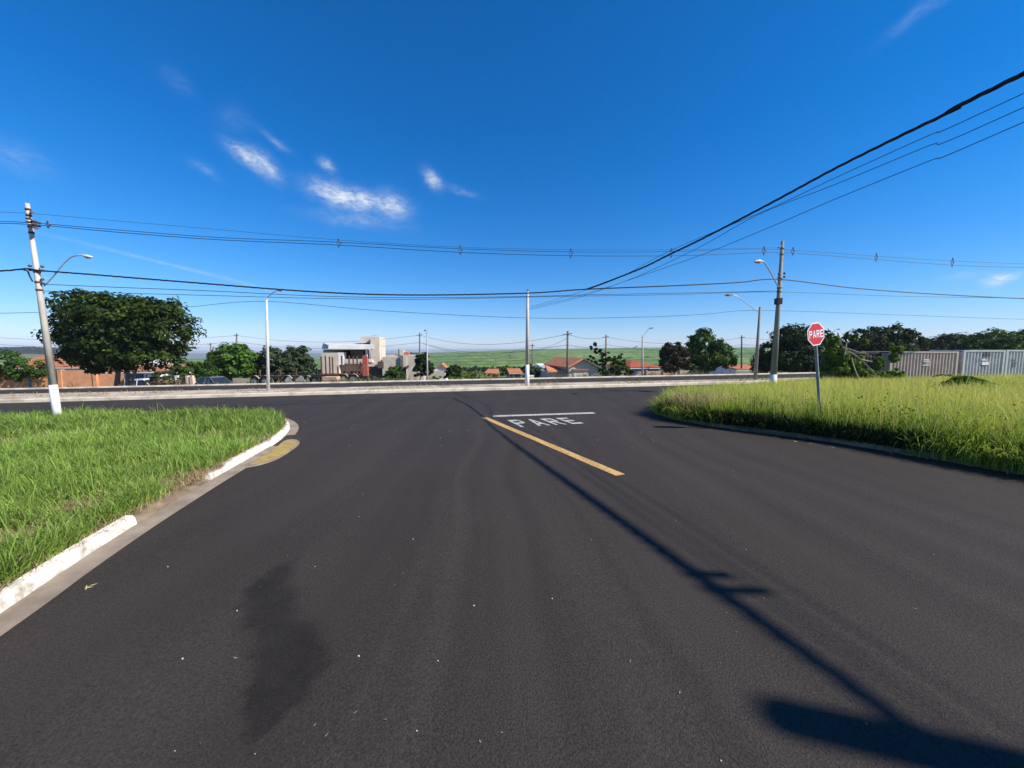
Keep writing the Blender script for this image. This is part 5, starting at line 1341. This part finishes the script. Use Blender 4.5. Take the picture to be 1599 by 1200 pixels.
def trailer(label, px0, px1, deck_py, Y, wheels, wheel_py, stakes, head=None, box=None, guards=(), deck_m='chassis'):
    a = at(px0, deck_py, Y); b_ = at(px1, deck_py, Y); zd = a[2]; gz = tz((a[0] + b_[0]) / 2, Y); rw = .47
    zg = at(px0, wheel_py, Y)[2] - rw
    o = thing('log_trailer', label, 'trailer', ((a[0] + b_[0]) / 2, Y, zg), 'empty log trailers parked below the avenue')
    for y_ in (Y, Y + 1.9): MB().box(a[0], b_[0], y_, y_ + .25, zd - .28, zd).build('frame_rail', deck_m, o)
    for k in range(8):
        x = a[0] + (b_[0] - a[0]) * (k + .3) / 8; MB().box(x, x + .14, Y + .252, Y + 1.898, zd - .24, zd - .04).build('crossbar', 'rust', o)
    for px in wheels:
        x = at(px, deck_py, Y)[0]
        ring_wheel(o, (x, Y + .05, zg + rw), rw, .32); ring_wheel(o, (x, Y + 2.1, zg + rw), rw, .32)
        MB().tube([(x, Y + .2, zg + rw), (x, Y + 1.95, zg + rw)], .08, 6).build('axle', 'chassis', o)
        mb = MB(); g_ = 8
        for i in range(g_ + 1):
            t = math.radians(25 + 130 * i / g_); rr = rw + .1
            mb.v += [(x + rr * math.cos(t), Y - .15, zg + rw + rr * math.sin(t)), (x + rr * math.cos(t), Y + .3, zg + rw + rr * math.sin(t))]
        mb.f = [(2 * i, 2 * i + 1, 2 * i + 3, 2 * i + 2) for i in range(g_)]
        mb.build('mudguard', 'render', o)
    for (px, py, dy) in stakes:
        q = at(px, py, Y + dy); MB().box(q[0] - .055, q[0] + .055, Y + dy, Y + dy + .11, zd - .02, q[2]).build('stake', 'rust', o)
    if head:
        p = at(head[0], head[2], Y); q = at(head[1], head[2], Y); mb = MB(); mb.box(p[0], q[0], Y - .05, Y + .22, zd - .1, p[2] - .2)
        mb.tube([((p[0] + q[0]) / 2, Y - .048, p[2] - .2), ((p[0] + q[0]) / 2, Y + .218, p[2] - .2)], (q[0] - p[0]) / 2 - .002, 12); mb.build('headboard', 'redsteel', o)
        MB().tube([at(head[0], head[2] + 12, Y + .2), (p[0] - .9, Y + .2, zd)], .05, 5).build('brace', 'redsteel', o)
        MB().tube([(q[0], Y + .3, zd - .1), (q[0] + 1.4, Y + .3, zd - .55)], .09, 6).build('drawbar', 'chassis', o)
    for (g0, g1, gy0, gy1) in guards:
        p = at(g0, gy1, Y - .1); q = at(g1, gy0, Y - .1); mb = MB()
        mb.add([(p[0], Y - .12, p[2]), (q[0], Y - .12, p[2]), (q[0] - .2, Y - .12, q[2] - .1), ((p[0] + q[0]) / 2, Y - .12, q[2]), (p[0], Y - .12, p[2] + .2)] + [(p[0], Y - .04, p[2]), (q[0], Y - .04, p[2]), (q[0] - .2, Y - .04, q[2] - .1), ((p[0] + q[0]) / 2, Y - .04, q[2]), (p[0], Y - .04, p[2] + .2)],
               [(0, 1, 2, 3, 4), (9, 8, 7, 6, 5)] + [(i, (i + 1) % 5, 5 + (i + 1) % 5, 5 + i) for i in range(5)]); mb.build('side_plate', 'greyroof', o)
    mb = MB(); mb.box(a[0] + .3, b_[0] - .6, Y + .5, Y + 1.6, zd - .55, zd - .3); mb.build('underframe', 'chassis', o)
    return o


TY = 38.0
tr1 = trailer('empty log trailer with tall steel stakes and red headboard', 488, 566, 585.5, TY, (536, 551.5), 592.5,
        [(501, 557, 0), (507.5, 556, 2.0), (514, 557, 0), (518.5, 558, 2.0), (527, 572, 0), (533, 556, 2.0), (539, 571, 0), (544.5, 556, 0), (551, 557, 2.0), (557, 556, 0), (562.5, 565, 2.0)], (565.5, 573.5, 555.5))
tr2 = trailer('empty flat log trailer under the grey green broadleaf tree', 392, 486, 587.5, TY + .4, (397.5, 414, 449, 480, 491), 595.5, [(405, 578, 0), (437, 578, 2.0), (462, 577, 0), (494, 575, 2.0)], guards=((445, 456, 588, 597), (462, 476, 587.5, 596)))
cq = at(514, 597, TY - 1.2)
cr = thing('crate', 'pale wooden crate standing in front of the log trailer', 'crate', (cq[0], cq[1], cq[2] - .25))
a = at(503, 600, TY - 1.2); b_ = at(525, 588.5, TY - 1.2)
for k in range(4):
    z_ = a[2] + (b_[2] - a[2]) * k / 4; MB().box(a[0], b_[0], TY - 1.2, TY - 1.15, z_ + .01, z_ + (b_[2] - a[2]) / 4 - .012).build('board', 'crate', cr)
MB().box(a[0] + .02, b_[0] - .02, TY - 1.149, TY - .3, a[2], b_[2] - .02).build('box_body', 'crate', cr)


def car(label, cx_, Y, zroof, Ln, m_, rot, name='parked_car', hgt=1.45):
    z0 = zroof - hgt; o = thing(name, label, 'car', (cx_, Y, z0), 'cars parked below the avenue')
    # side profile, car drives towards -x
    body = [(-.5, .28), (-.49, .55), (-.44, .66), (-.26, .74), (.27, .76), (.36, .78), (.47, .74), (.5, .55), (.49, .28)]
    hw = .86
    def ex(prof, w0, name_, mm, par, wtop=None):
        mb = MB(); k = len(prof)
        for s_ in (-1, 1):
            for i, (u, h_) in enumerate(prof):
                w_ = w0 if wtop is None else (w0 if h_ < .8 else wtop)
                mb.v.append((cx_ + u * Ln, Y + s_ * w_, z0 + h_ * hgt / 1.45))
        mb.f = [tuple(range(k)), tuple(reversed(range(k, 2 * k)))] + [(i, k + i, k + (i + 1) % k, (i + 1) % k) for i in range(k)]
        return mb.build(name_, mm, par)
    bd = ex(body, hw, 'body', m_, o)
    ex([(-.245, .745), (-.11, 1.33), (.15, 1.36), (.33, .78)], hw - .05, 'windows', 'glass', o, hw - .2)
    ex([(-.115, 1.335), (-.08, 1.43), (.12, 1.45), (.155, 1.365)], hw - .18, 'roof', m_, o, hw - .22)
    for u0, u1 in ((-.25, -.12), (.33, .15), (.02, .02)):
        for s_ in (-1, 1): MB().tube([(cx_ + u0 * Ln, Y + s_ * (hw - .04), z0 + .76), (cx_ + u1 * Ln, Y + s_ * (hw - .19), z0 + 1.36)], .03, 4).build('pillar', m_, o)
    for u in (-.31, .30):
        for s_ in (-1, 1): ring_wheel(o, (cx_ + u * Ln, Y + s_ * (hw - .06), z0 + .31), .31, .2)
    for s_ in (-1, 1):
        MB().box(cx_ + .485 * Ln, cx_ + .502 * Ln, Y + s_ * (hw - .22) - .2, Y + s_ * (hw - .22) + .2, z0 + .55, z0 + .7).build('tail_light', 'taillight', o)
        MB().box(cx_ - .5 * Ln, cx_ - .488 * Ln, Y + s_ * (hw - .25) - .2, Y + s_ * (hw - .25) + .2, z0 + .5, z0 + .6).build('headlight', 'sign_white', o)
    MB().box(cx_ + .04 * Ln, cx_ + .13 * Ln, Y - hw - .012, Y - hw + .002, z0 + .66, z0 + .69).build('door_handle', 'chassis', o)
    o.rotation_euler = (0, 0, rot)
    return o


q = at(331, 588.2, 35.5)
car('grey sedan parked below the avenue seen from behind', q[0], 35.5, q[2], 4.3, 'car_grey', math.radians(-14))
q = at(222, 591.5, 34.6)
car('white car half hidden behind the dry branch pile', q[0], 34.6, q[2], 3.9, 'car_white', math.radians(8))
q = at(352, 582.5, 44.5)
car('white van parked behind the grey sedan', q[0], 44.5, q[2], 4.4, 'car_white', math.radians(-10), 'parked_van', 1.9)

# ------------------------------------------------------------------ far land


def sheet(name, xs, ys, fz, m_, kind, label=None, cat=None, smooth=True, tint=False):
    X, Y = np.meshgrid(xs, ys); Z = fz(X, Y); v = np.stack([X.ravel(), Y.ravel(), Z.ravel()], 1); nx, ny = len(xs), len(ys)
    i = np.arange((nx - 1) * (ny - 1)); a = (i // (nx - 1)) * nx + i % (nx - 1); idx = np.stack([a, a + 1, a + nx + 1, a + nx], 1)
    o = fast_mesh(name, v, np.full(len(i), 4), idx.ravel(), m_, None, rng.uniform(0, 1, len(v)) if tint else None); tag(o, label, cat, None, kind)
    if smooth: o.data.polygons.foreach_set('use_smooth', [True] * len(i))
    return o


ma = mat('cane_field', (.05, .105, .024), (.20, .28, .078), scale=.022, detail=12, rough=.7, stretch=(.45, 2.6, 1), contrast=(.38, .62)); M['cane_field'] = ma


def cane_z(X, Y):
    e = np.clip((Y - 158) / 4, 0, 1); r_ = rng.normal(0, .28, X.shape) + .35 * np.sin(Y * .9 + X * .12)
    return terrain(X, Y) - .3 + e * (1.9 + r_ * np.clip(1.4 - Y / 600, .5, 1))


sheet('cane_field', np.arange(-420, 900, 3.2), np.concatenate([np.arange(156, 330, 1.6), np.arange(330, 640, 3)]), cane_z, 'cane_field', 'stuff', 'green sugar cane field rising beyond the houses to the horizon', 'cane field', False)
# lower edge scrub
X = rng.uniform(-120, 160, 9000); Y = rng.normal(150, 3.5, 9000); Z = terrain(X, Y) + rng.uniform(-.2, 2.2, 9000)
leaf_o = leaf_cloud('hedgerow_foliage', np.stack([X, Y, Z], 1), rng.normal(size=(9000, 3)) + [0, 0, .6], rng.uniform(.6, 1.5, 9000), rng.uniform(0, .7, 9000), 'leaf_f')
tag(leaf_o, 'dark scrub line along the foot of the cane field', 'undergrowth', kind='stuff')
X = rng.uniform(-75, 90, 7000); Y = rng.uniform(80, 140, 7000); g_ = field(X, Y, .12, 1.2); k_ = g_ > .5; X, Y = X[k_], Y[k_]
Z = terrain(X, Y) + rng.uniform(-.3, 1.3, len(X)) * (g_[k_] * 1.5)
tag(leaf_cloud('valley_scrub', np.stack([X, Y, Z], 1), rng.normal(size=(len(X), 3)) + [0, 0, .8], rng.uniform(.5, 1.1, len(X)), rng.uniform(0, 1, len(X)), 'leaf_g'), 'patches of light green scrub in the valley bottom', 'undergrowth', kind='stuff')


def hill(y0, y1, pxs, pys, m_, rough_, name='hills'):
    ys = np.concatenate([np.linspace(y0, y1, 26), np.linspace(y1, y1 * 1.2, 6)[1:]])
    xs = np.linspace(-1.7, 1.7, 320)
    X = xs[None] * ys[:, None]; Y = np.repeat(ys[:, None], len(xs), 1)
    px = 800 + X / Y * 600; top = H + (548 - np.interp(px, pxs, pys)) / 600 * y1
    t = np.clip((Y - y0) / (y1 - y0), 0, 1); tt = t * t * (3 - 2 * t); tt = np.where(Y > y1, 1 - (Y - y1) / (y1 * .4), tt)
    base = -70; w = field(X.ravel(), Y.ravel(), 9.0 / y1, .4).reshape(X.shape)
    Z = base + (top - base) * tt + (w - .5) * rough_ * np.sin(np.clip(t, 0, 1) * math.pi)
    v = np.stack([X.ravel(), Y.ravel(), Z.ravel()], 1); nx, ny = len(xs), len(ys)
    i = np.arange((nx - 1) * (ny - 1)); a = (i // (nx - 1)) * nx + i % (nx - 1); idx = np.stack([a, a + 1, a + nx + 1, a + nx], 1)
    o = fast_mesh(name, v, np.full(len(i), 4), idx.ravel(), m_); tag(o, kind='structure'); o.data.polygons.foreach_set('use_smooth', [True] * len(i))


hill(1900, 3000, [-600, 0, 200, 320, 480, 560, 640, 700, 760, 1000, 2200], [549, 549, 550, 552, 551.5, 552, 551.5, 551, 553, 556, 556], 'hill', 22)
hill(5200, 8200, [-600, 0, 300, 480, 560, 640, 700, 760, 830, 900, 2200], [549, 549, 548.5, 548, 547.5, 546, 546, 544.8, 545, 546.5, 548], 'hill', 60)


def forest(name, label, px0, px1, ptop, pbase, Y, n_, r_, seed):
    g = np.random.default_rng(seed); cen = []
    for _ in range(n_):
        px = g.uniform(px0, px1); yy = Y * g.uniform(.97, 1.08); lo = at(px, pbase(px), yy); hi = at(px, ptop(px), yy); t = g.uniform(0, 1) ** .7
        cen.append(lo * (1 - t) + hi * t - [0, 0, r_ * .5])
    cen = np.array(cen); k = 16; q = g.normal(size=(n_, k, 3)); q /= np.linalg.norm(q, axis=2, keepdims=True); q[:, :, 2] = np.abs(q[:, :, 2])
    cc = (cen[:, None] + q * r_).reshape(-1, 3); nn = (q + g.normal(0, .3, q.shape)).reshape(-1, 3)
    o = leaf_cloud(name, cc, nn, g.uniform(.7, 1.4, len(cc)) * r_ * 1.1, np.clip(g.uniform(0, .7, len(cc)), 0, 1), 'leaf_f'); return tag(o, label, 'forest', kind='stuff')


forest('forest', 'dark wooded ridge on the horizon beyond the leaning pole', -160, 175, lambda p: 543.5 + max(0, p - 60) * .045 + math.sin(p * .11) * .5, lambda p: 553.5, 760, 2600, 3.2, 5)
forest('forest', 'small dark wood at the edge of the cane field crest', 638, 668, lambda p: 551.5, lambda p: 553.5, 640, 60, 1.6, 6)
forest('forest', 'thin dark treeline on the cane field crest', 690, 765, lambda p: 550.5 - (p - 690) * .02, lambda p: 552 - (p - 690) * .03, 640, 60, 1.2, 8)
t_ = tree('lone_tree', 'tiny lone tree on the crest of the cane field', 'tree', 590, [(992.5, 543.3, 2.6, 1.4), (990.5, 544, 1.5, 1)], 260, 1.0, 'leaf_f', [(992.5, 992.5, 545, .3)], clump=1.0, limbs=False, base_z=3.5)
t_ = tree('lone_tree', 'small dark bush low on the cane field by the pale lamp post', 'tree', 480, [(1011.5, 548.3, 1.8, 1.2)], 160, .9, 'leaf_f', clump=.8)

# air: pale haze round the whole place
hb_ = MB().box(-9950, 9950, -200, 9990, -180, 62).build('haze', M['concrete']); tag(hb_, kind='stuff')
hm = bpy.data.materials.new('haze'); hm.use_nodes = True
for q in list(hm.node_tree.nodes):
    if q.type == 'BSDF_PRINCIPLED': hm.node_tree.nodes.remove(q)
pv = nd(hm.node_tree.nodes, 'ShaderNodeVolumePrincipled'); pv.inputs['Color'].default_value = (.80, .88, 1, 1); pv.inputs['Density'].default_value = HAZE
hm.node_tree.links.new(pv.outputs[0], hm.node_tree.nodes['Material Output'].inputs['Volume'])
hb_.data.materials.clear(); hb_.data.materials.append(hm)
